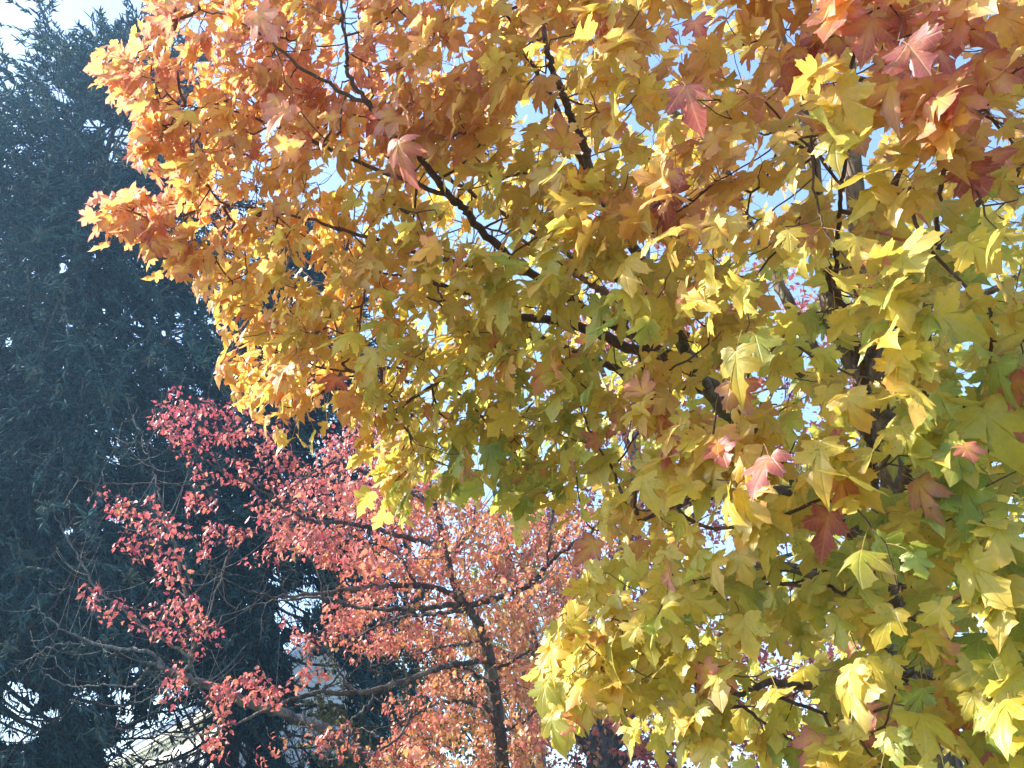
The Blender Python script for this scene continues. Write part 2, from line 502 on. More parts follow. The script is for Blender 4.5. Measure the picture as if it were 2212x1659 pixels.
WINDOWS = [(1470, 740, 22, 30), (1425, 645, 18, 28), (1390, 585, 18, 34), (1345, 742, 60, 16), (1280, 714, 40, 16), (1180, 688, 60, 13), (1272, 310, 18, 60), (1225, 230, 14, 40),
           (1195, 140, 14, 50), (1050, 505, 25, 22), (960, 410, 26, 30), (757, 165, 14, 40), (743, 60, 11, 60), (1820, 420, 14, 70), (1842, 150, 12, 60), (1868, 800, 22, 50),
           (1888, 960, 24, 70), (1895, 1060, 20, 40), (1945, 1000, 10, 30), (1928, 1280, 22, 40), (1945, 1370, 40, 26), (1965, 1450, 34, 34), (2020, 1600, 60, 50),
           (1780, 560, 20, 40), (1690, 640, 24, 46), (1800, 650, 26, 50), (1605, 460, 26, 32), (1640, 350, 24, 44), (1460, 250, 26, 34), (1580, 80, 14, 60), (1740, 330, 28, 26),
           (2100, 450, 50, 20), (2030, 460, 14, 60), (2160, 620, 40, 14), (1730, 1220, 28, 24), (1520, 880, 38, 18), (1560, 540, 26, 12), (1280, 610, 60, 16), (1940, 700, 30, 16)]
def hue_map(px, py):
    K = np.array([(400, 60, .66), (260, 170, .62), (280, 450, .64), (420, 500, .56), (420, 330, .50), (600, 60, .62), (600, 300, .50), (600, 480, .48),
                  (800, 60, .58), (900, 260, .47), (850, 480, .38), (560, 800, .52), (600, 880, .52), (650, 700, .36), (780, 780, .27),
                  (1000, 620, .29), (1000, 900, .22), (820, 980, .38), (1000, 1040, .18), (1150, 1050, .16), (1250, 150, .42), (1250, 400, .37),
                  (1250, 700, .25), (1250, 950, .20), (1500, 250, .42), (1500, 550, .36), (1500, 850, .27), (1750, 60, .46), (1750, 350, .36),
                  (1700, 700, .22), (1750, 950, .24), (2050, 100, .50), (2050, 300, .42), (2050, 600, .27), (2050, 850, .22), (2000, 1100, .18),
                  (1350, 1150, .36), (1300, 1300, .34), (1450, 1300, .24), (1550, 1150, .27), (1700, 1300, .26), (1900, 1350, .24), (1500, 1550, .30),
                  (1800, 1550, .28), (2050, 1450, .15), (2100, 1620, .20), (1990, 1600, .16)], float)
    d2 = (px[:, None] - K[:, 0]) ** 2 + (py[:, None] - K[:, 1]) ** 2
    wt = 1 / (d2 + 60 ** 2) ** 1.5
    return (wt * K[:, 2]).sum(1) / wt.sum(1) + 0.012 + 0.05 * np.exp(-((px - 420) / 380) ** 2 - ((py - 200) / 330) ** 2) - 0.015 * np.exp(-((px - 1700) / 500) ** 2 - ((py - 1200) / 450) ** 2) + 0.08 * np.exp(-((px - 2000) / 330) ** 2 - ((py - 130) / 260) ** 2)

def front_depth(px, py):
    d = np.interp(px, [200, 600, 1100, 1500, 1900, 2300, 2600], [3.65, 3.3, 2.95, 2.55, 2.2, 2.1, 2.15])
    d = d + 0.85 * np.exp(-(((px - 1030) / 270) ** 2 + ((py - 1000) / 190) ** 2))
    return d

def sugar_maple():
    b = at(2030, 1659, 4.75)
    t = root('maple_tree', (b[0] + 0.03, b[1] - 0.02, 0), 'large near sugar maple with broad yellow, green and orange leaves filling the right side', 'tree')
    base = np.array([t.location[0], t.location[1], -0.05])
    main = smooth_path([(2022, 1659, 4.75, .135), (1978, 1480, 4.8, .108), (1945, 1250, 4.85, .09), (1935, 1050, 4.9, .078), (1905, 860, 4.95, .068),
                        (1880, 700, 5.0, .062), (1855, 500, 5.1, .055), (1840, 300, 5.2, .047), (1830, 80, 5.3, .04), (1825, -200, 5.5, .028), (1830, -450, 5.7, .012)], 8)
    mp = at(main[:, 0], main[:, 1], main[:, 2])
    low = np.stack([np.linspace(base[i], mp[0][i], 9)[:-1] for i in range(3)], 1)
    mp = np.concatenate([low, mp])
    mr = np.concatenate([[.24, .19, .168, .158, .152, .147, .143, .139], main[:, 3]])
    g = Geo()
    tubes(g, mp[None], mr[None], 18, rough=0.035)
    g.build('trunk', M_bark, t)
    limbs = [
        [(1900, 900, 4.95, .066), (1800, 690, 5.15, .06), (1788, 600, 5.2, .055), (1768, 450, 5.3, .05), (1748, 300, 5.4, .045), (1700, 120, 5.6, .035), (1650, -60, 5.8, .025), (1610, -260, 5.9, .012)],
        [(1930, 1010, 4.9, .066), (1800, 830, 5.1, .05), (1742, 726, 5.3, .045), (1685, 620, 5.4, .042), (1615, 480, 5.6, .04), (1545, 330, 5.7, .038), (1450, 240, 5.8, .035), (1390, 150, 5.9, .028), (1300, -40, 6.0, .015)],
        [(1935, 1200, 4.85, .05), (1700, 1020, 4.4, .043), (1560, 880, 4.1, .037), (1475, 745, 3.9, .033), (1420, 640, 3.8, .030), (1372, 545, 3.7, .027), (1335, 480, 3.65, .024), (1280, 385, 3.6, .022), (1262, 310, 3.55, .020), (1230, 240, 3.5, .018), (1195, 150, 3.45, .015), (1178, 80, 3.4, .012), (1140, -80, 3.4, .006)],
        [(1700, 1020, 4.4, .040), (1560, 850, 4.15, .035), (1430, 772, 4.0, .031), (1345, 745, 3.95, .028), (1275, 712, 3.9, .026), (1185, 692, 3.9, .023), (1110, 680, 3.9, .019), (1020, 640, 3.85, .014), (900, 600, 3.75, .009), (800, 590, 3.7, .004)],
        [(1560, 850, 4.15, .028), (1400, 820, 4.2, .025), (1330, 795, 4.2, .022), (1240, 760, 4.25, .019), (1120, 720, 4.2, .015), (1016, 766, 4.2, .012), (900, 790, 4.1, .008), (780, 800, 4.0, .004)],
        [(1800, 830, 5.1, .045), (1560, 760, 5.2, .036), (1400, 690, 5.2, .033), (1319, 640, 5.15, .030), (1269, 608, 5.1, .026), (1206, 563, 5.1, .02), (1130, 520, 5.0, .012), (1020, 480, 4.9, .005)],
        [(1500, 790, 3.95, .026), (1300, 690, 3.8, .023), (1150, 590, 3.7, .021), (1050, 507, 3.6, .019), (996, 446, 3.55, .0175), (966, 420, 3.5, .0165), (890, 320, 3.45, .015), (803, 233, 3.4, .012), (755, 165, 3.4, .010), (748, 110, 3.4, .008), (735, 0, 3.4, .006), (725, -150, 3.4, .003)],
        [(1372, 545, 3.7, .02), (1300, 430, 3.75, .017), (1245, 330, 3.7, .015), (1190, 210, 3.65, .012), (1128, 100, 3.6, .009), (1090, 20, 3.55, .006), (1040, -100, 3.5, .003)],
        [(1945, 1330, 4.8, .042), (1898, 1200, 4.1, .032), (1893, 1080, 3.75, .026), (1880, 960, 3.6, .0235), (1870, 860, 3.5, .022), (1866, 790, 3.45, .021), (1838, 705, 3.4, .018), (1800, 622, 3.35, .016), (1772, 530, 3.3, .013), (1768, 430, 3.25, .008), (1760, 330, 3.2, .003)],
        [(1866, 790, 3.45, .017), (1895, 745, 3.45, .014), (1925, 715, 3.45, .011), (1955, 690, 3.45, .006)],
        [(1800, 622, 3.35, .012), (1812, 480, 3.2, .010), (1822, 380, 3.1, .009), (1835, 260, 3.05, .0085), (1844, 120, 3.0, .0075), (1846, -40, 2.95, .006), (1850, -200, 2.9, .003)],
        [(1940, 1130, 4.88, .045), (1990, 900, 4.4, .034), (2005, 680, 4.1, .028), (2020, 540, 3.9, .024), (2065, 493, 3.8, .02), (2108, 446, 3.75, .017), (2190, 372, 3.7, .012), (2300, 290, 3.65, .006)],
        [(2018, 545, 3.9, .016), (2030, 430, 3.7, .013), (2044, 320, 3.6, .011), (2048, 235, 3.55, .009), (2046, 120, 3.5, .005)],
        [(2044, 320, 3.6, .010), (2105, 262, 3.6, .008), (2168, 210, 3.6, .006), (2260, 150, 3.6, .003)],
        [(1950, 1300, 4.82, .045), (2020, 1090, 4.3, .03), (2060, 1045, 4.1, .024), (2102, 1010, 4.0, .019), (2180, 930, 3.9, .013), (2300, 850, 3.8, .006)],
        [(1935, 1030, 4.9, .05), (2020, 800, 5.0, .035), (2090, 660, 5.1, .028), (2150, 625, 5.1, .024), (2215, 585, 5.1, .018), (2350, 480, 5.1, .008)],
        [(1975, 1480, 4.78, .05), (1850, 1320, 4.1, .034), (1760, 1240, 3.7, .027), (1640, 1230, 3.4, .02), (1520, 1290, 3.2, .014), (1400, 1360, 3.05, .009), (1290, 1410, 2.95, .004)],
        [(1975, 1500, 4.78, .045), (1870, 1460, 4.0, .03), (1760, 1480, 3.5, .021), (1640, 1480, 3.2, .014), (1540, 1530, 3.0, .008), (1450, 1570, 2.9, .004)],
        [(1880, 1200, 4.6, .04), (1760, 1080, 4.0, .03), (1640, 1060, 3.6, .022), (1500, 1080, 3.3, .014), (1380, 1120, 3.1, .007)],
        [(2000, 1560, 4.75, .045), (2060, 1440, 4.2, .03), (2140, 1410, 3.9, .02), (2260, 1400, 3.7, .01)],
        [(1420, 640, 3.8, .022), (1250, 560, 4.2, .018), (1100, 470, 4.4, .014), (920, 356, 4.5, .011), (816, 333, 4.5, .008), (700, 290, 4.4, .004)],
        [(1150, 590, 3.7, .016), (950, 560, 3.75, .012), (760, 500, 3.8, .009), (600, 460, 3.8, .006), (450, 440, 3.8, .004), (300, 440, 3.75, .002)],
        [(966, 420, 3.5, .012), (800, 360, 3.6, .010), (640, 290, 3.7, .008), (500, 240, 3.75, .005), (400, 230, 3.75, .003)],
        [(1110, 680, 3.9, .015), (980, 800, 3.9, .011), (880, 870, 3.85, .008), (820, 930, 3.8, .004)],
        [(803, 233, 3.4, .010), (660, 150, 3.5, .008), (540, 60, 3.6, .006), (430, 20, 3.65, .003)],
    ]
    sk, cost = [mp[::2]], [np.linspace(1.2, 1.0, len(mp[::2]))]
    for pts in limbs:
        g = Geo()
        pts = [(a, b_, c, d * 0.85) for a, b_, c, d in pts]
        p, r = limb(g, pts, 8, 10, 0.03, 0.004)
        g.build('limb', M_bark if pts[0][3] > 0.04 else M_twig, t)
        sk.append(p[3:])
        cost.append(np.interp(r[3:], [0.003, 0.03, 0.07], [0.0, 0.35, 0.9]))
    sk, cost = np.concatenate(sk), np.concatenate(cost)

    # leaf clusters through the crown's volume: a dense outer shell, a thin inside and the far side
    N = 6300
    px = rng.uniform(150, 2650, N); py = rng.uniform(-420, 1860, N)
    kind = rng.uniform(0, 1, N)
    fd = front_depth(px, py)
    dep = np.where(kind < 0.40, fd + rng.gamma(2.0, 0.20, N), np.where(kind < 0.58, fd + rng.uniform(0.5, 2.4, N), rng.uniform(4.8, 7.6, N)))
    edge = np.interp(px, [200, 900, 1500], [0.8, 1.6, 5.0])
    dep = np.minimum(dep, fd + edge * rng.uniform(0.5, 1.0, N) + 0.1)
    keep = in_poly(px, py, CROWN) & ~in_gap(px, py, YGAPS)
    inframe = (px > 0) & (px < 2260) & (py > -60) & (py < 1720)
    keep &= inframe | (rng.uniform(0, 1, N) < 0.55)
    prob = np.where(px > 1350, 0.64, 0.95) * np.where((dep < 2.9) & (px > 1500), 0.62, 1.0)
    keep &= rng.uniform(0, 1, N) < prob
    px, py, dep = px[keep], py[keep], dep[keep]
    fr = np.array([(268, 125), (275, 150), (300, 170), (290, 200), (335, 165), (320, 215), (370, 190), (345, 225), (350, 285), (342, 320), (390, 260), (415, 335), (425, 385), (265, 440), (290, 455), (270, 470), (320, 440),
                   (355, 435), (330, 470), (385, 430), (310, 490), (380, 500), (410, 520), (395, 545), (440, 555), (470, 570), (500, 610), (520, 660), (535, 720), (530, 780), (560, 840), (600, 870), (640, 880), (665, 850), (850, 1040), (865, 1070)], float)
    fr = np.repeat(fr, 2, 0) + rng.normal(0, 8, (72, 2))
    fill = np.array([(1030, 980), (1060, 1010), (1000, 940), (960, 900), (1090, 960), (1040, 900), (930, 830), (980, 1010), (1110, 1020), (1050, 860), (900, 960), (940, 1000), (1130, 900), (880, 900)], float)
    px = np.concatenate([px, fill[:, 0]]); py = np.concatenate([py, fill[:, 1]]); dep = np.concatenate([dep, rng.normal(3.75, 0.2, len(fill))])
    px = np.concatenate([px, fr[:, 0]]); py = np.concatenate([py, fr[:, 1]]); dep = np.concatenate([dep, rng.normal(3.75, 0.12, 72)])
    tips = at(px, py, dep)
    acc = [(860, 300, 110, 'r'), (828, 245, 75, 'd'), (625, 232, 90, 'r'), (640, 185, 62, 'p'), (555, 25, 110, 'r'), (772, 115, 65, 'p'), (915, 380, 62, 'o'),
           (1480, 185, 115, 'd'), (1535, 225, 75, 'r'), (1340, 160, 75, 'p'), (1445, 62, 70, 'd'), (1500, 45, 70, 'd'), (1885, 40, 120, 'r'), (1960, 95, 135, 'd'),
           (1845, 250, 85, 'p'), (1885, 205, 85, 'p'), (1730, 80, 85, 'd'), (1690, 165, 95, 'd'), (2025, 105, 100, 'd'), (1985, 195, 95, 'd'), (2065, 190, 95, 'd'),
           (2180, 145, 95, 'd'), (2095, 360, 115, 'd'), (2165, 330, 80, 'd'), (1950, 410, 95, 'p'), (1720, 505, 95, 'p'), (1340, 425, 85, 'o'), (1240, 455, 78, 'o'),
           (1430, 415, 95, 'r'), (1485, 445, 85, 'p'), (1545, 405, 85, 'p'), (1495, 410, 60, 'o'), (1440, 480, 62, 'p'), (1560, 675, 78, 'p'), (1620, 635, 92, 'o'),
           (1578, 825, 115, 'p'), (1398, 860, 85, 'p'), (1450, 895, 85, 'p'), (1550, 960, 112, 'd'), (1662, 985, 122, 'd'), (1640, 880, 85, 'o'), (1350, 1095, 90, 'o'),
           (1285, 1165, 80, 'p'), (1378, 1170, 75, 'p'), (1490, 1175, 92, 'p'), (1435, 1070, 80, 'o'), (2150, 890, 115, 'd'), (2072, 1525, 112, 'r'), (1842, 1395, 55, 'r'),
           (1790, 1105, 112, 'd'), (1580, 1435, 85, 'p'), (1520, 1415, 85, 'o'), (1340, 1540, 50, 'r'), (1192, 1470, 66, 'p'), (2165, 1570, 105, 'o'), (730, 812, 75, 'd'),
           (700, 738, 62, 'd'), (770, 590, 62, 'd'), (350, 425, 62, 'd'), (310, 440, 62, 'o'), (1630, 720, 115, 'g'), (1470, 765, 85, 'y'), (1545, 758, 75, 'y'),
           (1870, 665, 95, 'y'), (1790, 840, 105, 'y'), (1890, 865, 66, 'y'), (1710, 865, 56, 'y'), (1945, 1585, 85, 'g'), (1500, 1590, 85, 'y'), (1930, 1070, 95, 'g'),
           (1820, 1575, 95, 'y'), (2110, 905, 85, 'g'), (330, 335, 55, 'y'), (525, 795, 56, 'y'), (1905, 1180, 100, 'g'), (2020, 1170, 110, 'g'), (1990, 1480, 90, 'g'),
           (760, 1260 - 400, 80, 'o'), (1265, 720, 60, 'p'), (1290, 240, 90, 'o'), (1180, 165, 90, 'o'), (985, 40, 70, 'r'), (1150, 20, 75, 'p'), (900, 100, 70, 'r')]
    ax = np.array([a[0] for a in acc], float); ay = np.array([a[1] for a in acc], float)
    aw = np.array([a[2] for a in acc], float); at_ = np.array([ACCENT[a[3]] for a in acc])
    ad = 0.145 * FPX / aw
    ap = at(ax, ay, ad)                                                    # where the blade hangs from
    alltips = np.concatenate([tips, ap + np.array([0, 0.03, 0.05])])
    tw, tr, td = grow(sk, cost, alltips, 0.0021, 0.42, 0.016)
    g = Geo()
    tubes(g, tw, tr, 5)

    # leaves: pairs along the last stretch of the twig, a fan at its end
    n0 = len(tips)
    cnt = 5 + rng.integers(-2, 3, n0)
    idx = np.repeat(np.arange(n0), cnt)
    n = len(idx)
    s = np.where(rng.uniform(0, 1, n) < 0.6, 6.0, rng.uniform(2.5, 6.0, n))
    a, f = np.floor(s).astype(int), (s % 1)[:, None]
    a2 = np.minimum(a + 1, 6)
    node = tw[idx, a] * (1 - f) + tw[idx, a2] * f
    trunk_xy = np.array([mp[14][0], mp[14][1]])
    outw = np.concatenate([node[:, :2] - trunk_xy, np.zeros((n, 1))], 1)
    outw = nrm(outw)
    tocam = nrm(np.array([0, 0, 1.6]) - node)
    rd = rng.normal(0, 1, (n, 3))
    pdir = nrm(0.5 * outw + 0.45 * td[idx] + 0.75 * rd + [0, 0, 0.05])
    plen = rng.uniform(0.04, 0.11, n)[:, None]
    lb = node + pdir * plen + np.array([0, 0, -0.35]) * plen
    mid = nrm(0.35 * pdir + 0.30 * outw + np.array([-0.1, 0, -1.0]) + 0.33 * rng.normal(0, 1, (n, 3)))
    nor = nrm(0.55 * outw + 0.12 * tocam + np.array([-0.22, 0, 0.50]) + 0.45 * rng.normal(0, 1, (n, 3)))
    size = rng.normal(0.115, 0.025, n).clip(0.055, 0.165) * np.interp(node[:, 0], [-1.6, -0.6, 0.3, 1.2], [0.66, 0.76, 0.90, 1.0])
    lx, ly, ld = proj(lb + mid * size[:, None] * 0.45)
    ok = ~in_gap(lx, ly, [(q[0], q[1], q[2] * 0.9, q[3] * 0.9) for q in YGAPS]) & (ld > 1.5) & ~(in_gap(lx, ly, [(q[0], q[1], q[2] + 25, q[3] + 25) for q in WINDOWS]) & (ld < 4.7) & (rng.uniform(0, 1, n) < 0.84))
    hue = hue_map(lx, ly) + rng.normal(0, 0.055, n) + np.where(ld < front_depth(lx, ly) + 0.5, 0.015, -0.02)
    clus = rng.normal(0, 0.05, n0)[idx]
    hue = hue + clus
    pk = rng.uniform(0, 1, n) < np.where((ld < front_depth(lx, ly) + 0.6), 0.05, 0.0)
    hue = np.where(pk, rng.uniform(0.62, 0.86, n), hue).clip(0.02, 0.97)
    # the chosen red, pink and bright leaves
    m = len(acc)
    al_b = ap
    hb = np.zeros(n)
    for q in range(len(acc)):
        if acc[q][3] in 'prd':
            hb += 0.16 * np.exp(-((lx - ax[q]) ** 2 + (ly - ay[q]) ** 2) / (2 * 62 ** 2)) * np.exp(-((ld - ad[q]) / 0.7) ** 2)
    hue = np.minimum(hue + np.minimum(hb, 0.30), 0.95)
    a_out = nrm(np.concatenate([ap[:, :2] - trunk_xy, np.zeros((m, 1))], 1))
    a_cam = nrm(CAM - ap)
    al_mid = nrm(np.array([0, 0, -0.9]) + 0.35 * a_out + 0.3 * rng.normal(0, 1, (m, 3)))
    al_nor = nrm(0.4 * a_out + 0.75 * a_cam + np.array([-0.1, 0, 0.45]) + 0.25 * rng.normal(0, 1, (m, 3)))
    LB = np.concatenate([lb[ok], al_b]); LM = np.concatenate([mid[ok], al_mid]); LN = np.concatenate([nor[ok], al_nor])
    LS = np.concatenate([size[ok], np.full(m, 0.128)]); LH = np.concatenate([hue[ok], at_])
    ND = np.concatenate([node[ok], tw[n0:, -1]])
    def colour(N, V, T, r):
        rim = rng.normal(0.05, 0.075, (N, 1)) * (r[None] ** 2)                    # margins turn first
        side = rng.normal(0, 0.05, (N, 1)) * T[None, :, 0] * 2
        tip = rng.normal(0.02, 0.06, (N, 1)) * T[None, :, 1]
        ang = np.arctan2(T[:, 0], T[:, 1] - 0.15)[None]
        lobes = 0.03 * np.sin(3 * ang + rng.uniform(0, 6.28, (N, 1))) * r[None]
        turn = np.where(LH > 0.62, 0.30, 0.0)[:, None] * (r[None] - 0.75)      # a turning leaf keeps some yellow along its veins
        c = ramp((LH[:, None] + rim + side + tip + lobes + turn).clip(0, 1), MAPLE_STOPS)
        sere = np.where(rng.uniform(0, 1, (N, 1)) < 0.16, 0.75, 0.0) * (np.maximum(r[None] - 0.6, 0) / 0.4) * (0.5 + 0.5 * np.sin(2 * ang + rng.uniform(0, 6.28, (N, 1))))
        c = c * (1 - sere[..., None]) + np.array([0.26, 0.13, 0.05]) * sere[..., None]
        return c * rng.uniform(0.85, 1.12, (N, 1, 1))
    lf = Geo()
    add_leaves(lf, LB, LM, LN, LS, colour, leaf_template(MAPLE, (0.4, 0.75, 1.0), (0.0, 0.14)))
    print('sugar maple leaves', len(LB), 'twigs', len(tw))
    # petioles
    q = np.linspace(0, 1, 4)[None, :, None]
    bend = (ND + LB) / 2 + [0, 0, 0.012]
    pet = (1 - q) ** 2 * ND[:, None] + 2 * q * (1 - q) * bend[:, None] + q ** 2 * (LB + LM * 0.004)[:, None]
    pc = ramp(LH * 0.5 + 0.42, MAPLE_STOPS) * 0.7
    tubes(lf, pet, np.full((len(LB), 4), 0.0012), 3, c=pc, cap=False)
    g.build('twigs', M_twig, t)
    lf.build('crown', M_leaf, t)
    return t
sugar_maple()

# ------------------------------------------------------------------ small-leaved maples: a general builder
RED_STOPS = [(0.0, (0.42, 0.30, 0.04)), (0.25, (0.74, 0.33, 0.07)), (0.5, (0.78, 0.23, 0.11)), (0.75, (0.70, 0.12, 0.10)), (1.0, (0.45, 0.04, 0.07))]
def small_leaves(tw, td, node_idx, per, size, hue, stops, tmpl, spread, droop, curl=1.0, along=0.55, gaps=None, vary=0.15, up=0.35, clear=None):
    n0 = len(node_idx)
    idx = np.repeat(node_idx, per)
    n = len(idx)
    s = 6 - np.abs(rng.normal(0, along * 4, n)).clip(0, 6)
    a, f = np.floor(s).astype(int).clip(0, 6), (s % 1)[:, None]
    node = tw[idx, a] * (1 - f) + tw[idx, np.minimum(a + 1, 6)] * f
    rd = nrm(rng.normal(0, 1, (n, 3)))
    lb = node + rd * spread * rng.uniform(0.3, 1.0, (n, 1)) + [0, 0, -0.3 * spread]
    mid = nrm(0.6 * rd + np.array([0, 0, -droop]) + 0.4 * rng.normal(0, 1, (n, 3)))
    nor = nrm(rng.normal(0, 0.6, (n, 3)) + 0.5 * rd + np.array([-0.25, -0.1, up]))
    sz = rng.normal(size, size * 0.2, n).clip(size * 0.4, size * 1.6)
    h = (np.repeat(hue, per) + rng.normal(0, vary, n)).clip(0, 1)
    if gaps:
        lx, ly, _ = proj(lb)
        k = ~in_gap(lx, ly, gaps)
        node, lb, mid, nor, sz, h = node[k], lb[k], mid[k], nor[k], sz[k], h[k]
    if clear is not None:                                     # limbs stand free of leaves on their near side
        lx, ly, ld = proj(lb + mid * sz[:, None] * 0.5)
        qx, qy, qd = proj(clear[0]); qr = clear[1] / qd * FPX
        k = np.ones(len(lb), bool)
        for i in range(0, len(lb), 2000):
            j = slice(i, i + 2000)
            d2 = np.hypot(lx[j, None] - qx, ly[j, None] - qy) - qr
            k[j] = ~((d2 < 9) & (ld[j, None] < qd + 0.05)).any(1) | (rng.uniform(0, 1, len(lx[j])) < 0.15)
        node, lb, mid, nor, sz, h = node[k], lb[k], mid[k], nor[k], sz[k], h[k]
    g = Geo()
    def colour(N, V, T, r):
        c = ramp((h[:, None] + rng.normal(0, 0.08, (N, 1)) * T[None, :, 1]).clip(0, 1), stops)
        return c * rng.uniform(0.7, 1.15, (N, 1, 1))
    add_leaves(g, lb, mid, nor, sz, colour, tmpl, curl)
    return g, node, lb

T_SMALL = leaf_template(SMALL, (0.55, 1.0), (0.0, 0.2))
T_TINY = leaf_template(TINY, (1.0,), (0.0, 0.25))

def red_maple():
    b = at(1090, 1680, 9.0)
    t = root('maple_tree', (b[0] + 0.02, b[1], 0), 'slender middle-distance red maple with small salmon and orange leaves and arching bare grey branches', 'tree')
    trunk = [(1087, 1700, 9.0, .074), (1084, 1640, 9.0, .072), (1075, 1560, 9.02, .068), (1066, 1480, 9.05, .062), (1052, 1400, 9.1, .056), (1032, 1345, 9.12, .05), (1005, 1305, 9.15, .046), (978, 1250, 9.2, .04),
             (965, 1200, 9.3, .038), (952, 1140, 9.4, .032), (930, 1050, 9.6, .024), (905, 930, 9.8, .016), (900, 820, 10, .008)]
    s = smooth_path(trunk, 8)
    p = at(s[:, 0], s[:, 1], s[:, 2])
    low = np.linspace([t.location[0], t.location[1], -0.05], p[0], 6)[:-1]
    g = Geo()
    mp = np.concatenate([low, p])
    tubes(g, mp[None], np.concatenate([[.11, .088, .082, .078, .076], s[:, 3]])[None], 12, rough=0.05)
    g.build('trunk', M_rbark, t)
    LIMBS = [
        [(1010, 1308, 9.15, .034), (1080, 1290, 9.1, .031), (1130, 1270, 9.0, .029), (1165, 1243, 8.95, .027), (1182, 1205, 8.95, .02), (1194, 1110, 8.9, .016), (1200, 1030, 8.9, .011), (1205, 900, 8.9, .005)],
        [(1168, 1238, 8.95, .02), (1230, 1180, 8.9, .018), (1275, 1152, 8.85, .015), (1310, 1100, 8.8, .011), (1360, 1000, 8.8, .005)],
        [(1000, 1300, 9.15, .035), (960, 1275, 9.1, .03), (900, 1265, 8.9, .027), (830, 1266, 8.7, .024), (760, 1272, 8.6, .021), (680, 1282, 8.5, .017), (600, 1290, 8.4, .013), (540, 1275, 8.3, .008), (460, 1240, 8.2, .003)],
        [(995, 1306, 9.15, .034), (920, 1312, 9.2, .028), (850, 1316, 9.2, .025), (770, 1311, 9.3, .021), (700, 1291, 9.3, .017), (620, 1295, 9.4, .012), (555, 1305, 9.4, .007), (480, 1330, 9.4, .003)],
        [(1012, 1318, 9.15, .028), (940, 1326, 9.4, .022), (880, 1331, 9.6, .018), (830, 1345, 9.7, .013), (760, 1380, 9.9, .008), (680, 1400, 10, .004)],
        [(1062, 1430, 9.08, .032), (1046, 1428, 9.0, .030), (980, 1436, 8.8, .028), (920, 1453, 8.6, .027), (820, 1486, 8.4, .026), (740, 1499, 8.2, .024), (690, 1495, 8.1, .019), (620, 1515, 8.0, .015), (553, 1543, 7.9, .012), (450, 1583, 7.8, .009), (367, 1589, 7.8, .006), (250, 1573, 7.8, .002)],
        [(1070, 1500, 9.05, .022), (1050, 1470, 8.9, .018), (1000, 1442, 8.8, .014), (930, 1440, 8.9, .008), (850, 1450, 9, .003)],
        [(1076, 1560, 9.02, .026), (1050, 1530, 8.9, .022), (1010, 1518, 8.8, .019), (960, 1516, 8.7, .016), (910, 1535, 8.6, .012), (870, 1560, 8.5, .008), (800, 1580, 8.4, .004)],
        [(965, 1195, 9.3, .03), (920, 1172, 9.5, .028), (863, 1156, 9.5, .027), (786, 1136, 9.4, .024), (686, 1126, 9.2, .020), (620, 1100, 9.0, .016), (553, 1053, 8.9, .014), (483, 1020, 8.8, .011), (433, 990, 8.8, .009), (400, 980, 8.8, .007), (333, 970, 8.8, .005), (295, 950, 8.8, .002)],
        [(940, 1090, 9.5, .028), (900, 1070, 9.7, .026), (852, 1050, 9.8, .025), (790, 1020, 9.8, .022), (730, 1000, 9.7, .018), (690, 1015, 9.7, .013), (640, 1045, 9.6, .009), (590, 1090, 9.6, .004)],
        [(1046, 1380, 9.1, .02), (1000, 1390, 9.4, .016), (940, 1400, 9.7, .012), (880, 1420, 9.9, .008), (800, 1440, 10, .004)],
        [(1060, 1450, 9.1, .02), (1120, 1420, 9.2, .015), (1180, 1380, 9.3, .010), (1230, 1330, 9.4, .005)],
        [(1078, 1580, 9.02, .02), (1130, 1560, 9.0, .014), (1190, 1510, 9.0, .010), (1240, 1480, 9, .005)],
        [(760, 1311, 9.2, .014), (720, 1230, 9.0, .011), (700, 1160, 8.9, .009), (640, 1010, 8.8, .006), (620, 900, 8.8, .002)],
        [(900, 1265, 8.9, .016), (860, 1200, 8.8, .012), (800, 1170, 8.7, .010), (730, 1155, 8.6, .007), (650, 1190, 8.5, .004)],
        [(760, 1490, 8.2, .014), (720, 1430, 8.2, .012), (705, 1380, 8.2, .010), (690, 1260, 8.3, .007), (660, 1160, 8.4, .004)],
        [(620, 1295, 9.4, .008), (600, 1230, 9.2, .006), (575, 1130, 9.1, .004), (560, 1060, 9.0, .002)],
        [(483, 1020, 8.8, .009), (440, 970, 8.8, .007), (407, 950, 8.8, .006), (350, 905, 8.8, .004), (300, 880, 8.8, .003), (265, 855, 8.8, .0015)],
        [(520, 1040, 8.85, .008), (500, 960, 8.8, .006), (470, 900, 8.8, .004), (450, 850, 8.8, .002)],
        [(463, 1040, 8.8, .009), (443, 1050, 8.8, .008), (367, 1045, 8.8, .007), (267, 1045, 8.8, .006), (200, 1043, 8.8, .005), (143, 1023, 8.8, .004), (100, 1003, 8.8, .003), (47, 966, 8.8, .0015)],
        [(890, 1540, 8.5, .016), (860, 1590, 8.3, .013), (800, 1640, 8.1, .010), (740, 1690, 8.0, .005)],
        [(820, 1486, 8.4, .014), (790, 1530, 8.3, .011), (755, 1560, 8.2, .008), (752, 1610, 8.2, .005), (720, 1640, 8.2, .003)],
    ]
    sk, cost = [mp[8::2]], [np.full(len(mp[8::2]), 1.0)]
    cp_, cr_ = [p[:45]], [s[:45, 3]]
    for pts in LIMBS:
        g = Geo()
        q, r = limb(g, pts, 7, 8, 0.06, 0.008)
        if r[0] > 0.015:
            cp_.append(q[r > 0.008]); cr_.append(r[r > 0.008])
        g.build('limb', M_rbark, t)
        sk.append(q[2:]); cost.append(np.interp(r[2:], [0.002, 0.03], [0.0, 0.6]))
    sk, cost = np.concatenate(sk), np.concatenate(cost)
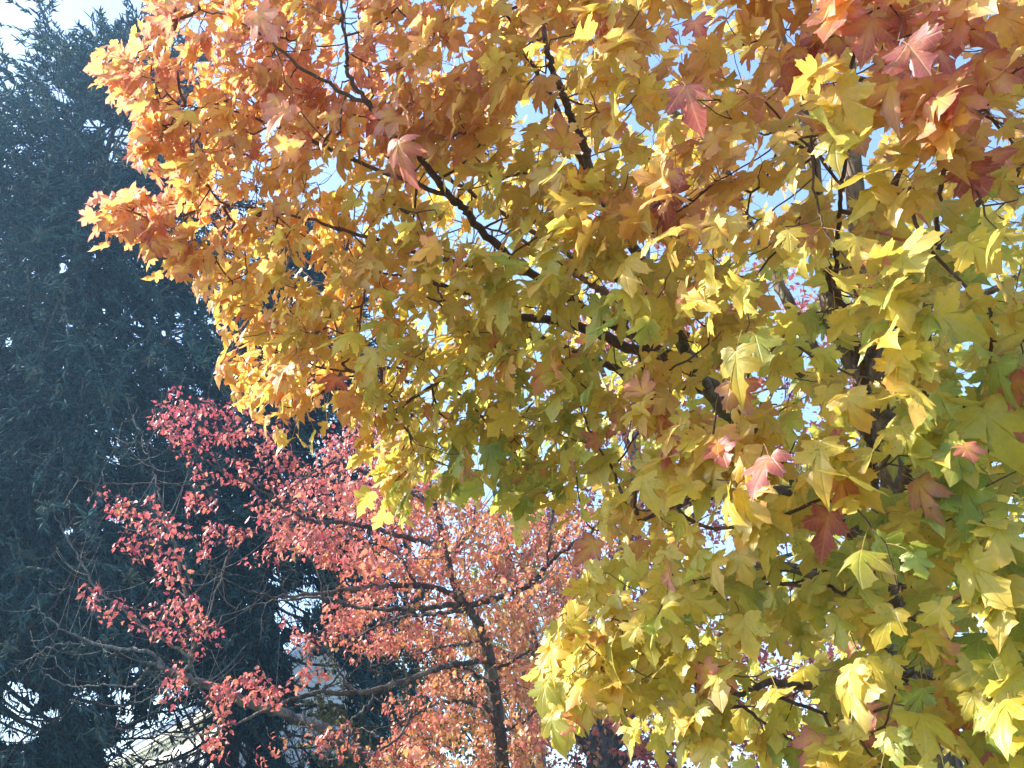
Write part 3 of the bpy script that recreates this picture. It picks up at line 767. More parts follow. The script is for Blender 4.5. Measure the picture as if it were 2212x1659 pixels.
    # bare shoots everywhere, leaves only on some of them
    dense = [(700, 1060), (800, 1000), (880, 1060), (1000, 1050), (1120, 1090), (1280, 1090), (1330, 1180), (1260, 1330), (1200, 1480), (1180, 1680), (1080, 1700), (760, 1700),
             (830, 1560), (880, 1500), (960, 1420), (880, 1390), (760, 1420), (690, 1330), (780, 1230), (700, 1200), (640, 1130)]
    upper = [(640, 1000), (760, 860), (850, 900), (960, 1000), (1000, 1100), (700, 1150), (600, 1200), (560, 1100)]
    def sample(poly, n):
        P = np.array(poly); lo, hi = P.min(0), P.max(0)
        x, y = rng.uniform(lo[0], hi[0], n * 4), rng.uniform(lo[1], hi[1], n * 4)
        k = in_poly(x, y, poly)
        return np.stack([x[k][:n], y[k][:n]], 1)
    cl = np.array([(385, 850), (365, 872), (340, 890), (350, 912), (330, 910), (400, 880), (420, 885), (430, 900), (380, 920), (400, 940), (440, 930), (450, 872), (470, 880), (500, 920),
          (520, 880), (540, 850), (480, 950), (420, 960), (460, 960), (500, 980), (540, 990), (480, 1010), (440, 1010), (430, 1075), (418, 1080), (450, 1070), (245, 1070), (260, 1085),
          (280, 1095), (300, 1110), (320, 1110), (340, 1100), (350, 1115), (270, 1170), (300, 1190), (330, 1200), (360, 1215), (380, 1230), (370, 1190), (350, 1150), (380, 1130),
          (440, 1150), (470, 1140), (490, 1150), (520, 1150), (380, 1290), (390, 1300), (415, 1310), (430, 1330), (450, 1345), (430, 1360), (415, 1400), (340, 1347), (370, 1360),
          (365, 1290), (190, 1265), (225, 1300), (260, 1300), (300, 1320), (460, 1480), (480, 1500), (500, 1470), (520, 1480), (470, 1510), (540, 1460), (560, 1470), (460, 1590),
          (480, 1560), (470, 1610), (385, 1440), (395, 1470), (560, 900), (575, 950), (590, 990), (560, 1020), (600, 1040), (610, 960), (530, 1030), (580, 1080), (630, 1070), (550, 870),
          (640, 1000), (525, 930), (600, 920), (560, 1200), (590, 1190), (610, 1170), (650, 1460), (680, 1450), (660, 1440), (590, 1470), (600, 1490), (690, 1590), (670, 1600), (590, 1600),
          (680, 1380), (640, 1360), (650, 1370), (760, 1600), (740, 1570), (1150, 1120), (1240, 1130), (1100, 1130)], float)
    c1 = np.repeat(cl, 2, 0) + rng.normal(0, 11, (2 * len(cl), 2))
    c2, c3 = sample(dense, 800), sample(upper, 200)
    bare = np.concatenate([sample([(80, 950), (350, 880), (640, 900), (760, 1150), (760, 1500), (600, 1640), (300, 1640), (60, 1400)], 170), sample([(640, 1200), (1000, 1200), (1050, 1659), (700, 1659)], 120),
                           sample([(420, 590), (500, 560), (560, 700), (540, 840), (430, 700)], 22)])
    allc = np.concatenate([c1, c2, c3, bare])
    nl = len(c1) + len(c2) + len(c3)
    # depth follows the nearest limb, spread in front and behind
    sx, sy, sd_ = proj(sk)
    near = np.argmin((allc[:, None, 0] - sx[None]) ** 2 + (allc[:, None, 1] - sy[None]) ** 2, 1)
    spread = np.concatenate([np.full(len(c1), 0.35), np.full(len(c2) + len(c3), 1.1), np.full(len(bare), 0.5)])
    dep = sd_[near] + rng.normal(0.35, 1, len(allc)) * spread
    tips = at(allc[:, 0], allc[:, 1], dep)
    tw, tr, td = grow(sk, cost, tips, 0.0022, 0.40, 0.012, bias=0.25, sag=0.18, crook=0.10)
    g = Geo()
    tubes(g, tw, tr, 5)
    # hooked bare shoot ends
    nb = 620
    i = rng.integers(0, len(tw), nb)
    a = rng.integers(1, 7, nb)
    o = tw[i, a]
    d = nrm(rng.normal(0, 1, (nb, 3)) + [0, 0, -0.1]); L = rng.uniform(0.12, 0.45, (nb, 1))
    q = np.linspace(0, 1, 5)[None, :, None]
    hook = o[:, None] + d[:, None] * L[:, None] * q + np.array([0, 0, 1.0]) * L[:, None] * 0.55 * (q ** 2 - 0.25 * q)
    tubes(g, hook, np.broadcast_to(np.linspace(0.0032, 0.0016, 5), (nb, 5)), 4)
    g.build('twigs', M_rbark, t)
    x = allc[:nl, 0]
    hue = np.interp(x, [250, 550, 800, 1000, 1250], [0.80, 0.76, 0.58, 0.42, 0.40]) - np.interp(allc[:nl, 1], [900, 1100, 1400], [-0.16, -0.08, 0.0]) + rng.normal(0, 0.06, nl)
    per = np.concatenate([np.full(len(c1), 13), np.full(len(c2), 22), np.full(len(c3), 15)]) + rng.integers(-3, 3, nl)
    lf, node, lb = small_leaves(tw, td, np.arange(nl), per, 0.052, hue, RED_STOPS, T_SMALL, 0.13, 0.9, 1.2, 0.30, clear=(np.concatenate(cp_), np.concatenate(cr_)))
    lf.build('crown', M_red, t)
red_maple()

# ------------------------------------------------------------------ the big old maple behind, dark red, three stems and a leaning pale limb
def old_maple():
    b = at(1300, 1680, 15.0)
    t = root('maple_tree', (b[0], b[1], 0), 'big old three-stemmed maple with dark red leaves and a long leaning pale limb', 'tree')
    s = smooth_path([(1300, 1700, 15, .31), (1302, 1640, 15, .28), (1305, 1580, 15.0, .23), (1307, 1520, 15.0, .18), (1313, 1450, 15.1, .165), (1335, 1340, 15.2, .15), (1350, 1200, 15.4, .13), (1370, 1000, 15.7, .10), (1390, 760, 16, .07), (1400, 520, 16.5, .04), (1400, 350, 16.8, .015)], 8)
    p = at(s[:, 0], s[:, 1], s[:, 2])
    low = np.linspace([t.location[0], t.location[1], -0.05], p[0], 6)[:-1]
    g = Geo(); mp = np.concatenate([low, p])
    tubes(g, mp[None], np.concatenate([[.48, .38, .345, .33, .32], s[:, 3]])[None], 16, rough=0.05)
    g.build('trunk', M_oldbark, t)
    LIMBS = [
        [(1302, 1640, 15, .2), (1255, 1580, 14.9, .15), (1222, 1535, 14.9, .135), (1195, 1490, 14.8, .125), (1172, 1450, 14.8, .11), (1145, 1370, 14.8, .09), (1100, 1220, 14.8, .065), (1070, 1060, 14.8, .04), (1060, 900, 14.8, .015)],
        [(1306, 1630, 15, .2), (1345, 1575, 15.0, .14), (1365, 1530, 15.0, .125), (1382, 1470, 15.0, .115), (1410, 1350, 15.1, .10), (1470, 1150, 15.3, .075), (1540, 900, 15.6, .05), (1600, 700, 16, .02)],
        [(1320, 1660, 15, .1), (1396, 1606, 14.7, .075), (1423, 1622, 14.6, .07), (1455, 1650, 14.5, .055), (1480, 1700, 14.4, .03)],
        [(1396, 1606, 14.7, .05), (1460, 1585, 14.6, .04), (1530, 1600, 14.5, .03), (1620, 1590, 14.4, .012)],
        [(1410, 1350, 15.1, .07), (1560, 1250, 15, .055), (1700, 1200, 15, .035), (1850, 1170, 15, .012)],
        [(1370, 1000, 15.7, .06), (1300, 800, 15.4, .045), (1240, 600, 15.2, .025), (1220, 450, 15, .01)],
        [(1470, 1150, 15.3, .05), (1620, 950, 15.6, .04), (1720, 700, 16, .02), (1740, 600, 16.2, .008)],
        [(1172, 1450, 14.8, .06), (1060, 1400, 14.4, .045), (950, 1380, 14.0, .028), (850, 1340, 13.8, .01)],
        [(1300, 1860, 14.6, .2), (1130, 1800, 13.2, .165), (960, 1725, 12.3, .14), (850, 1670, 11.8, .125), (803, 1640, 11.6, .115), (753, 1612, 11.4, .105), (703, 1576, 11.2, .09), (636, 1550, 11.0, .08), (553, 1523, 10.7, .072), (467, 1489, 10.4, .064), (400, 1464, 10.2, .054), (367, 1449, 10.1, .04), (322, 1430, 10.0, .02)],
        [(397, 1458, 10.2, .034), (413, 1426, 10.1, .03), (421, 1383, 10.0, .026), (410, 1323, 9.9, .024), (393, 1249, 9.8, .021), (377, 1173, 9.7, .018), (353, 1106, 9.6, .014), (340, 1046, 9.6, .011), (320, 980, 9.6, .008), (300, 920, 9.6, .003)],
        [(418, 1424, 10.1, .022), (367, 1389, 10.0, .02), (317, 1359, 9.9, .019), (250, 1306, 9.8, .017), (200, 1256, 9.8, .014), (173, 1206, 9.8, .012), (133, 1139, 9.8, .008), (105, 1080, 9.8, .003)],
        [(352, 1440, 10.1, .03), (330, 1412, 10.1, .026), (267, 1403, 10.1, .024), (200, 1389, 10.1, .021), (143, 1363, 10.1, .016), (100, 1333, 10.1, .011), (68, 1308, 10.1, .005)],
        [(322, 1440, 10.1, .022), (300, 1470, 10.1, .02), (283, 1483, 10.1, .016), (233, 1479, 10.1, .012), (157, 1483, 10.1, .010), (100, 1456, 10.1, .007), (83, 1435, 10.1, .003)],
        [(200, 1389, 10.1, .012), (130, 1390, 10.0, .009), (70, 1420, 10.0, .006), (20, 1450, 10, .003)],
        [(440, 1480, 10.3, .016), (400, 1500, 10.2, .012), (350, 1490, 10.2, .009), (300, 1520, 10.1, .005)],
        [(420, 1383, 10, .014), (450, 1330, 10, .011), (480, 1240, 10, .008), (500, 1150, 10, .004)],
    ]
    sk, cost = [mp[10::2]], [np.full(len(mp[10::2]), 1.0)]
    for pts in LIMBS:
        g = Geo()
        if pts[0][2] < 12 or pts[0][1] > 1800:
            pts = [(a, b_, c, d * 0.8) for a, b_, c, d in pts]
        q, r = limb(g, pts, 7, 10, 0.05, 0.012)
        g.build('limb', M_oldbark, t)
        if pts[0][2] > 12:
            k = slice(3, None) if pts[0][1] < 1800 else slice(0, 0)
            sk.append(q[k]); cost.append(np.interp(r[k], [0.01, 0.15], [0.0, 1.2]))
    sk, cost = np.concatenate(sk), np.concatenate(cost)
    poly = [(1100, 1100), (1200, 700), (1150, 480), (1350, 350), (1560, 500), (1800, 560), (1950, 900), (1900, 1250), (1950, 1500), (1900, 1750), (1100, 1750), (1110, 1500), (1180, 1350)]
    P = np.array(poly)
    n = 2300
    x, y = rng.uniform(1000, 1950, n * 3), rng.uniform(330, 1750, n * 3)
    k = in_poly(x, y, poly)
    x, y = x[k][:n], y[k][:n]
    thin = rng.uniform(0, 1, len(x)) < np.interp(y, [400, 900, 1300, 1600], [0.35, 0.5, 0.8, 1.0])
    x, y = x[thin], y[thin]
    tips = at(x, y, rng.normal(15.0, 1.3, len(x)))
    tw, tr, td = grow(sk, cost, tips, 0.004, 0.42, 0.04, mids=1)
    # bare shoots on the leaning limb
    lsk = []
    for pts in LIMBS[8:]:
        s = smooth_path(pts, 7)
        lsk.append(at(s[:, 0], s[:, 1], s[:, 2])[-30:])
    lsk = np.concatenate(lsk)
    nb = 130
    o = lsk[rng.integers(0, len(lsk), nb)]
    d = nrm(rng.normal(0, 1, (nb, 3)) + [-0.4, 0, -0.05]); L = rng.uniform(0.2, 0.75, (nb, 1))
    q = np.linspace(0, 1, 7)[None, :, None]
    hook = o[:, None] + d[:, None] * L[:, None] * q + np.array([0, 0, 1.0]) * L[:, None] * 0.5 * (q ** 2 - 0.3 * q)
    g = Geo(); tubes(g, tw, tr, 4)
    tubes(g, hook, np.broadcast_to(np.linspace(0.004, 0.0016, 7), (nb, 7)), 4)
    g.build('twigs', M_oldbark, t)
    hue = np.interp(y, [500, 1100, 1659], [0.78, 0.76, 0.62]) - np.interp(x, [1100, 1300], [0.18, 0.0]) + rng.normal(0, 0.08, len(x))
    lf, _, _ = small_leaves(tw, td, np.arange(len(x)), rng.integers(13, 24, len(x)), 0.085, hue, RED_STOPS, T_TINY, 0.20, 0.7, 1.0, 0.4)
    lf.build('crown', M_far, t)
old_maple()

# ------------------------------------------------------------------ olive-yellow maples further back
OLIVE = [(0.0, (0.07, 0.10, 0.012)), (0.5, (0.20, 0.19, 0.02)), (1.0, (0.42, 0.28, 0.03))]
def olive_maple(px, py, d, rad, n, label, hue0):
    c = at(px, py, d)
    t = root('maple_tree', (c[0], c[1], 0), label, 'tree', 'far olive maples')
    top = c[2] + rad[2] * 0.7
    z = np.linspace(-0.05, top, 14)
    p = np.stack([c[0] + 0.12 * np.sin(z * 0.9), c[1] + 0.1 * np.cos(z * 0.7) - 0.1, z], 1)
    g = Geo(); tubes(g, p[None], np.linspace(0.2, 0.02, 14)[None], 10, rough=0.05)
    u = nrm(rng.normal(0, 1, (n, 3))) * (rng.uniform(0.1, 1, (n, 1)) ** 0.45) * (1 + 0.15 * rng.normal(0, 1, (n, 1)))
    tips = c + u * rad
    tips = tips[tips[:, 2] > 1.2]
    k = p[p[:, 2] > 1.5]
    tw, tr, td = grow(k, np.zeros(len(k)), tips, 0.004, 0.45, 0.06, mids=1)
    tubes(g, tw, tr, 4); g.build('trunk', M_oldbark, t)
    lf, _, _ = small_leaves(tw, td, np.arange(len(tips)), np.full(len(tips), 20), 0.13, hue0 + rng.normal(0, 0.2, len(tips)), OLIVE, T_TINY, 0.26, 0.6, 1.0, 0.5)
    lf.build('crown', M_far, t)
olive_maple(900, 1530, 21, np.array([2.5, 2.0, 2.6]), 300, 'olive yellow maple standing right of the white gable behind the salmon red maple', 0.5)
olive_maple(790, 1650, 17.5, np.array([1.1, 1.1, 0.9]), 50, 'small olive green maple in front of the white gable wall', 0.4)
olive_maple(1130, 1330, 25, np.array([2.6, 2.2, 3.4]), 230, 'tall mustard yellow maple far behind the fork of the salmon red maple', 0.6)

# ------------------------------------------------------------------ far bare tree behind the red leaves
def bare_tree(px, py, d, H, label, seed):
    r2 = np.random.default_rng(seed)
    c = at(px, py, d)
    t = root('bare_tree', (c[0], c[1], 0), label, 'tree', 'leafless trees far behind')
    segs = [[] for _ in range(4)]
    def rec(o, d_, L, r, lev):
        q = np.linspace(0, 1, 6)[:, None]
        bend = r2.normal(0, 0.16, 3)
        path = o + d_ * L * q + bend * L * q ** 2 + np.array([0, 0, 0.10]) * L * q ** 2
        segs[lev].append((path, np.linspace(r, r * 0.55, 6)))
        if lev < 3:
            for k in range((9, 6, 5)[lev]):
                f = r2.uniform(0.3, 1.0)
                i = min(int(f * 5), 5)
                dd = nrm(d_ + r2.normal(0, 0.55, 3) + [0, 0, 0.15])
                rec(path[i], dd, L * r2.uniform(0.38, 0.6), r * (0.5 - 0.05 * lev), lev + 1)
    rec(np.array([c[0], c[1], -0.05]), np.array([0.03, 0.0, 1.0]), H * 0.62, 0.15, 0)
    for lev, nm in ((0, 'trunk'), (1, 'twigs')):
        g = Geo()
        for s in (segs[0] if lev == 0 else segs[1] + segs[2] + segs[3]):
            tubes(g, s[0][None], np.maximum(s[1], 0.006)[None], 8 if lev == 0 else 4)
        g.build(nm, M_oldbark, t)
bare_tree(745, 1300, 24, 13, 'leafless grey tree in the gap of sky beside the spruces', 3)
bare_tree(610, 1380, 27, 11, 'leafless grey tree behind the lower spruce boughs above the house roof', 5)
bare_tree(1180, 1150, 27, 15, 'leafless grey tree far behind the salmon red maple', 9)

# ------------------------------------------------------------------ Norway spruces
SGAPS = [(400, 1545, 60, 26), (330, 1600, 75, 40), (450, 1600, 66, 44), (490, 1625, 60, 36), (260, 1630, 40, 30), (380, 1490, 30, 18), (350, 1640, 90, 26), (480, 1640, 50, 30), (690, 1480, 60, 70), (700, 1580, 70, 60), (640, 1600, 40, 60),
         (45, 1500, 40, 40), (40, 1570, 55, 38), (110, 1545, 30, 20), (180, 1505, 40, 22), (255, 1500, 30, 18), (270, 1540, 22, 28), (300, 1450, 26, 14), (330, 1575, 40, 24),
         (240, 990, 22, 12), (150, 1145, 18, 14), (250, 1120, 20, 10), (20, 745, 10, 24), (140, 570, 14, 26), (205, 560, 12, 10), (255, 300, 34, 30), (200, 270, 22, 12),
         (235, 345, 18, 16), (130, 205, 20, 14), (420, 575, 16, 12), (385, 720, 12, 22), (180, 900, 12, 8), (60, 880, 10, 10), (620, 1320, 32, 40), (660, 1290, 40, 26),
         (640, 1400, 30, 24), (600, 1250, 20, 16), (340, 1510, 16, 14), (360, 1480, 12, 10), (430, 640, 10, 12), (70, 590, 14, 10), (90, 650, 10, 10), (150, 700, 12, 8)]
def spruce(X, Y, H, R0, taper, zlo, label, seed, whorl=0.42, shoots=1.0, gap=True, lean=0.0):
    r2 = np.random.default_rng(seed)
    t = root('spruce_tree', (X, Y, 0), label, 'tree', 'spruces beside the house')
    z = np.linspace(-0.05, H, 30)
    tp = np.stack([X + lean * z + 0.05 * np.sin(z), Y + 0.05 * np.cos(z * 0.8), z], 1)
    tr = np.interp(z, [0, 0.5, H], [0.42, 0.34, 0.012]) * (H / 24)
    g = Geo(); tubes(g, tp[None], tr[None], 14, rough=0.03); g.build('trunk', M_sbark, t)
    # boughs
    zs = np.arange(zlo, H - 0.3, whorl)
    B = []
    for q in zs:
        m = r2.integers(5, 8)
        a0 = r2.uniform(0, 6.28)
        for i in range(m):
            B.append((q + r2.uniform(-0.2, 0.2), a0 + i * 6.283 / m + r2.normal(0, 0.2)))
    B = np.array(B)
    bz, ba = B[:, 0], B[:, 1]
    nb = len(B)
    Lb = R0 * (1 - np.exp(-(H - bz) / taper)) * r2.uniform(0.60, 1.15, nb)
    bh = r2.normal(0, 0.75, nb)
    hd = np.stack([np.cos(ba), np.sin(ba), np.zeros(nb)], 1)
    rise = np.interp((H - bz) / H, [0, 0.15, 0.5, 1.0], [0.9, 0.35, -0.10, -0.28]) + r2.normal(0, 0.08, nb)
    P = 9
    s = np.linspace(0, 1, P)[None, :, None]
    start = np.stack([np.interp(bz, z, tp[:, i]) for i in range(3)], 1)
    curve = np.interp((H - bz) / H, [0, 0.2, 1.0], [0.1, 0.30, 0.34])[:, None, None]
    path = start[:, None] + hd[:, None] * (Lb[:, None, None] * s) + np.array([0, 0, 1.0]) * Lb[:, None, None] * (rise[:, None, None] * s - curve * np.sin(s * math.pi * 0.95) * 0.55 + 0.10 * s ** 3)
    path += r2.normal(0, 0.02, path.shape) * Lb[:, None, None] * s
    g = Geo()
    tubes(g, path, (0.012 + 0.009 * Lb)[:, None] * np.linspace(1, 0.18, P)[None], 5)
    # hanging side sprays
    per = 30
    u = np.linspace(0.06, 1.0, per)[None] + r2.uniform(-0.02, 0.02, (nb, per))
    u = u.clip(0.08, 1)
    side = np.where(np.arange(per) % 2 == 0, 1.0, -1.0)[None, :, None]
    fi = u * (P - 1); i0 = np.floor(fi).astype(int).clip(0, P - 2); f = (fi - i0)[..., None]
    bi = np.arange(nb)[:, None]
    o = path[bi, i0] * (1 - f) + path[bi, i0 + 1] * f
    tang = nrm(path[bi, i0 + 1] - path[bi, i0])
    lat = nrm(np.cross(tang, [0, 0, 1.0]))
    sl = (Lb[:, None] * (0.16 + 0.22 * np.sin(u.clip(0, 1) * math.pi * 0.85)) + 0.12) * r2.uniform(0.6, 1.25, (nb, per))
    fwd = 0.75 + 0.5 * u
    dirn = nrm(tang * fwd[..., None] + lat * side * r2.uniform(0.4, 1.0, (nb, per, 1)) + r2.normal(0, 0.12, (nb, per, 3)))
    sag = np.interp((H - bz) / H, [0, 0.12, 0.4, 1.0], [0.0, 0.45, 1.1, 1.5])[:, None] * r2.uniform(0.4, 1.4, (nb, per))
    Q = 6
    w_ = np.linspace(0, 1, Q)[None, None, :, None]
    S = o[:, :, None] + dirn[:, :, None] * sl[..., None, None] * w_ + np.array([0, 0, -1.0]) * (sl * sag)[..., None, None] * w_ ** 1.5
    S = S.reshape(-1, Q, 3); sl = sl.reshape(-1)
    su = u.reshape(-1); sb = np.repeat(bh, per)
    sx, sy, _ = proj(S[:, 3])
    if gap:
        keep = ~in_gap(sx, sy, SGAPS) | (r2.uniform(0, 1, len(S)) < 0.06)
        S, sl, su, sb = S[keep], sl[keep], su[keep], sb[keep]
    tubes(g, S, np.broadcast_to(np.linspace(0.006, 0.002, Q), (len(S), Q)), 3, cap=False)
    g.build('boughs', M_sbark, t)
    # needle shoots: short bristly tapering sprigs, alternately set along every spray
    c0 = proj(S[:, 3])
    seen = (c0[0] > -250) & (c0[0] < 900) & (c0[1] > -200) & (c0[1] < 1850)
    frontness = np.sum((S[:, 3, :2] - [X, Y]) * (-np.array([X, Y]) / math.hypot(X, Y)), 1)
    dens = np.where(seen, np.where(frontness > -0.6, 1.0, 0.75), 0.18)
    n_s = np.maximum(2, np.round(sl / 0.030 * dens * shoots)).astype(int)
    idx = np.repeat(np.arange(len(S)), n_s)
    n = len(idx)
    v = r2.uniform(0.05, 1.0, n)
    fing = r2.uniform(0, 1, n) < 0.16                          # stout new shoots spread like fingers at the spray tips
    v = np.where(fing, r2.uniform(0.9, 1.0, n), v)
    fi = v * (Q - 1); i0 = np.floor(fi).astype(int).clip(0, Q - 2); f = (fi - i0)[:, None]
    o = S[idx, i0] * (1 - f) + S[idx, i0 + 1] * f
    tg = nrm(S[idx, i0 + 1] - S[idx, i0])
    latv = nrm(np.cross(tg, [0, 0, 1.0]) + 0.4 * r2.normal(0, 1, (n, 3)))
    d = nrm(tg * 1.0 + latv * (np.where(np.arange(n) % 2 == 0, 1, -1) * r2.uniform(0.1, 0.95, n))[:, None] + 0.22 * r2.normal(0, 1, (n, 3)) + np.array([0, 0, -0.25]))
    tip_lift = np.interp((H - o[:, 2]) / H, [0, 0.25], [0.6, 0.0])
    d = nrm(d + np.array([0, 0, 1.0]) * tip_lift[:, None])
    d = np.where(fing[:, None], nrm(tg * 0.5 + 0.75 * nrm(r2.normal(0, 1, (n, 3))) + [0, 0, 0.25]), d)
    coarse = np.where(dens[idx] < 0.9, 1.45, 1.0) * np.where(fing, 1.3, 1.0)
    v2 = v + np.where(fing, 0.25, 0)
    if gap:
        qx, qy, _ = proj(o + d * 0.06)
        k = ~in_gap(qx, qy, SGAPS) | (r2.uniform(0, 1, n) < 0.08)
        o, d, idx, coarse, v2 = o[k], d[k], idx[k], coarse[k], v2[k]
        n = len(o)
    L = r2.uniform(0.08, 0.19, n) * coarse
    rad = r2.uniform(0.0115, 0.0175, n) * coarse
    a = nrm(np.cross(d, r2.normal(0, 1, (n, 3)))); b = np.cross(d, a)
    V = np.empty((n, 9, 3))
    V[:, 0] = o
    for k in range(4):
        ang = k * math.pi / 2
        e = a * math.cos(ang) + b * math.sin(ang)
        V[:, 1 + k] = o + d * (L * r2.uniform(0.2, 0.4, n))[:, None] + e * (rad * r2.uniform(0.5, 1.6, n))[:, None]
        V[:, 5 + k] = o + d * (L * r2.uniform(0.75, 1.1, n))[:, None] + e * (rad * r2.uniform(0.15, 0.9, n))[:, None]
    F3 = np.array([[0, 2, 1], [0, 3, 2], [0, 4, 3], [0, 1, 4]])
    F4 = np.array([[1, 2, 6, 5], [2, 3, 7, 6], [3, 4, 8, 7], [4, 1, 5, 8], [5, 6, 7, 8]])
    hue = r2.normal(0, 1, n) * 0.4 + (r2.normal(0, 1, len(S)) * 0.35 + sb + (su - 0.75) * 1.5)[idx] + (v2 - 0.45) * 1.5  # inner shade put into the tint toward the trunk; new growth at tips lighter
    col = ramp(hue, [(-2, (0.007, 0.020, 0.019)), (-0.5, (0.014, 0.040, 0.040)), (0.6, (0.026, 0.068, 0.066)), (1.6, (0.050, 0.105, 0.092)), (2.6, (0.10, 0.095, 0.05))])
    off = np.arange(n) * 9
    g = Geo()
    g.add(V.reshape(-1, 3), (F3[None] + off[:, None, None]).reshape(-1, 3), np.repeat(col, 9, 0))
    g.f.append((F4[None] + off[:, None, None]).reshape(-1, 4))
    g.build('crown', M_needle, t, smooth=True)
    print('spruce shoots', n)
spruce(-9.9, 16.0, 21.2, 4.8, 4.6, 2.6, 'huge broad dark blue-green spruce whose top reaches the upper left corner', 21, whorl=0.36, shoots=1.0, lean=0.0)
spruce(-5.6, 19.0, 18.0, 3.4, 4.0, 2.0, 'smaller dark spruce standing between the huge spruce and the salmon red maple', 22, whorl=0.45)
spruce(-15.5, 26.0, 17.0, 4.2, 4.5, 2.0, 'dark spruce behind the huge spruce at the left edge', 23, whorl=0.5, shoots=0.8)

# ------------------------------------------------------------------ the white house behind the spruces
M_wall = plain_material('white_clapboard', (0.70, 0.71, 0.70), 0.6, 0.06, 2.0, 0.3)
M_cream = plain_material('cream_trim', (0.78, 0.73, 0.58), 0.5, 0.05, 4.0, 0.35)
M_roof = plain_material('pale_metal_roof', (0.46, 0.50, 0.55), 0.38, 0.08, 1.5, 0.6, 0.25)
M_shut = plain_material('dark_shutter', (0.035, 0.028, 0.028), 0.6, 0.2, 6.0)
M_glass = plain_material('window_glass', (0.12, 0.16, 0.20), 0.06, 0.05, 2.0, 0.9)
M_brick = plain_material('chimney_brick', (0.24, 0.105, 0.075), 0.85, 0.35, 9.0, 0.2, bump=0.5)

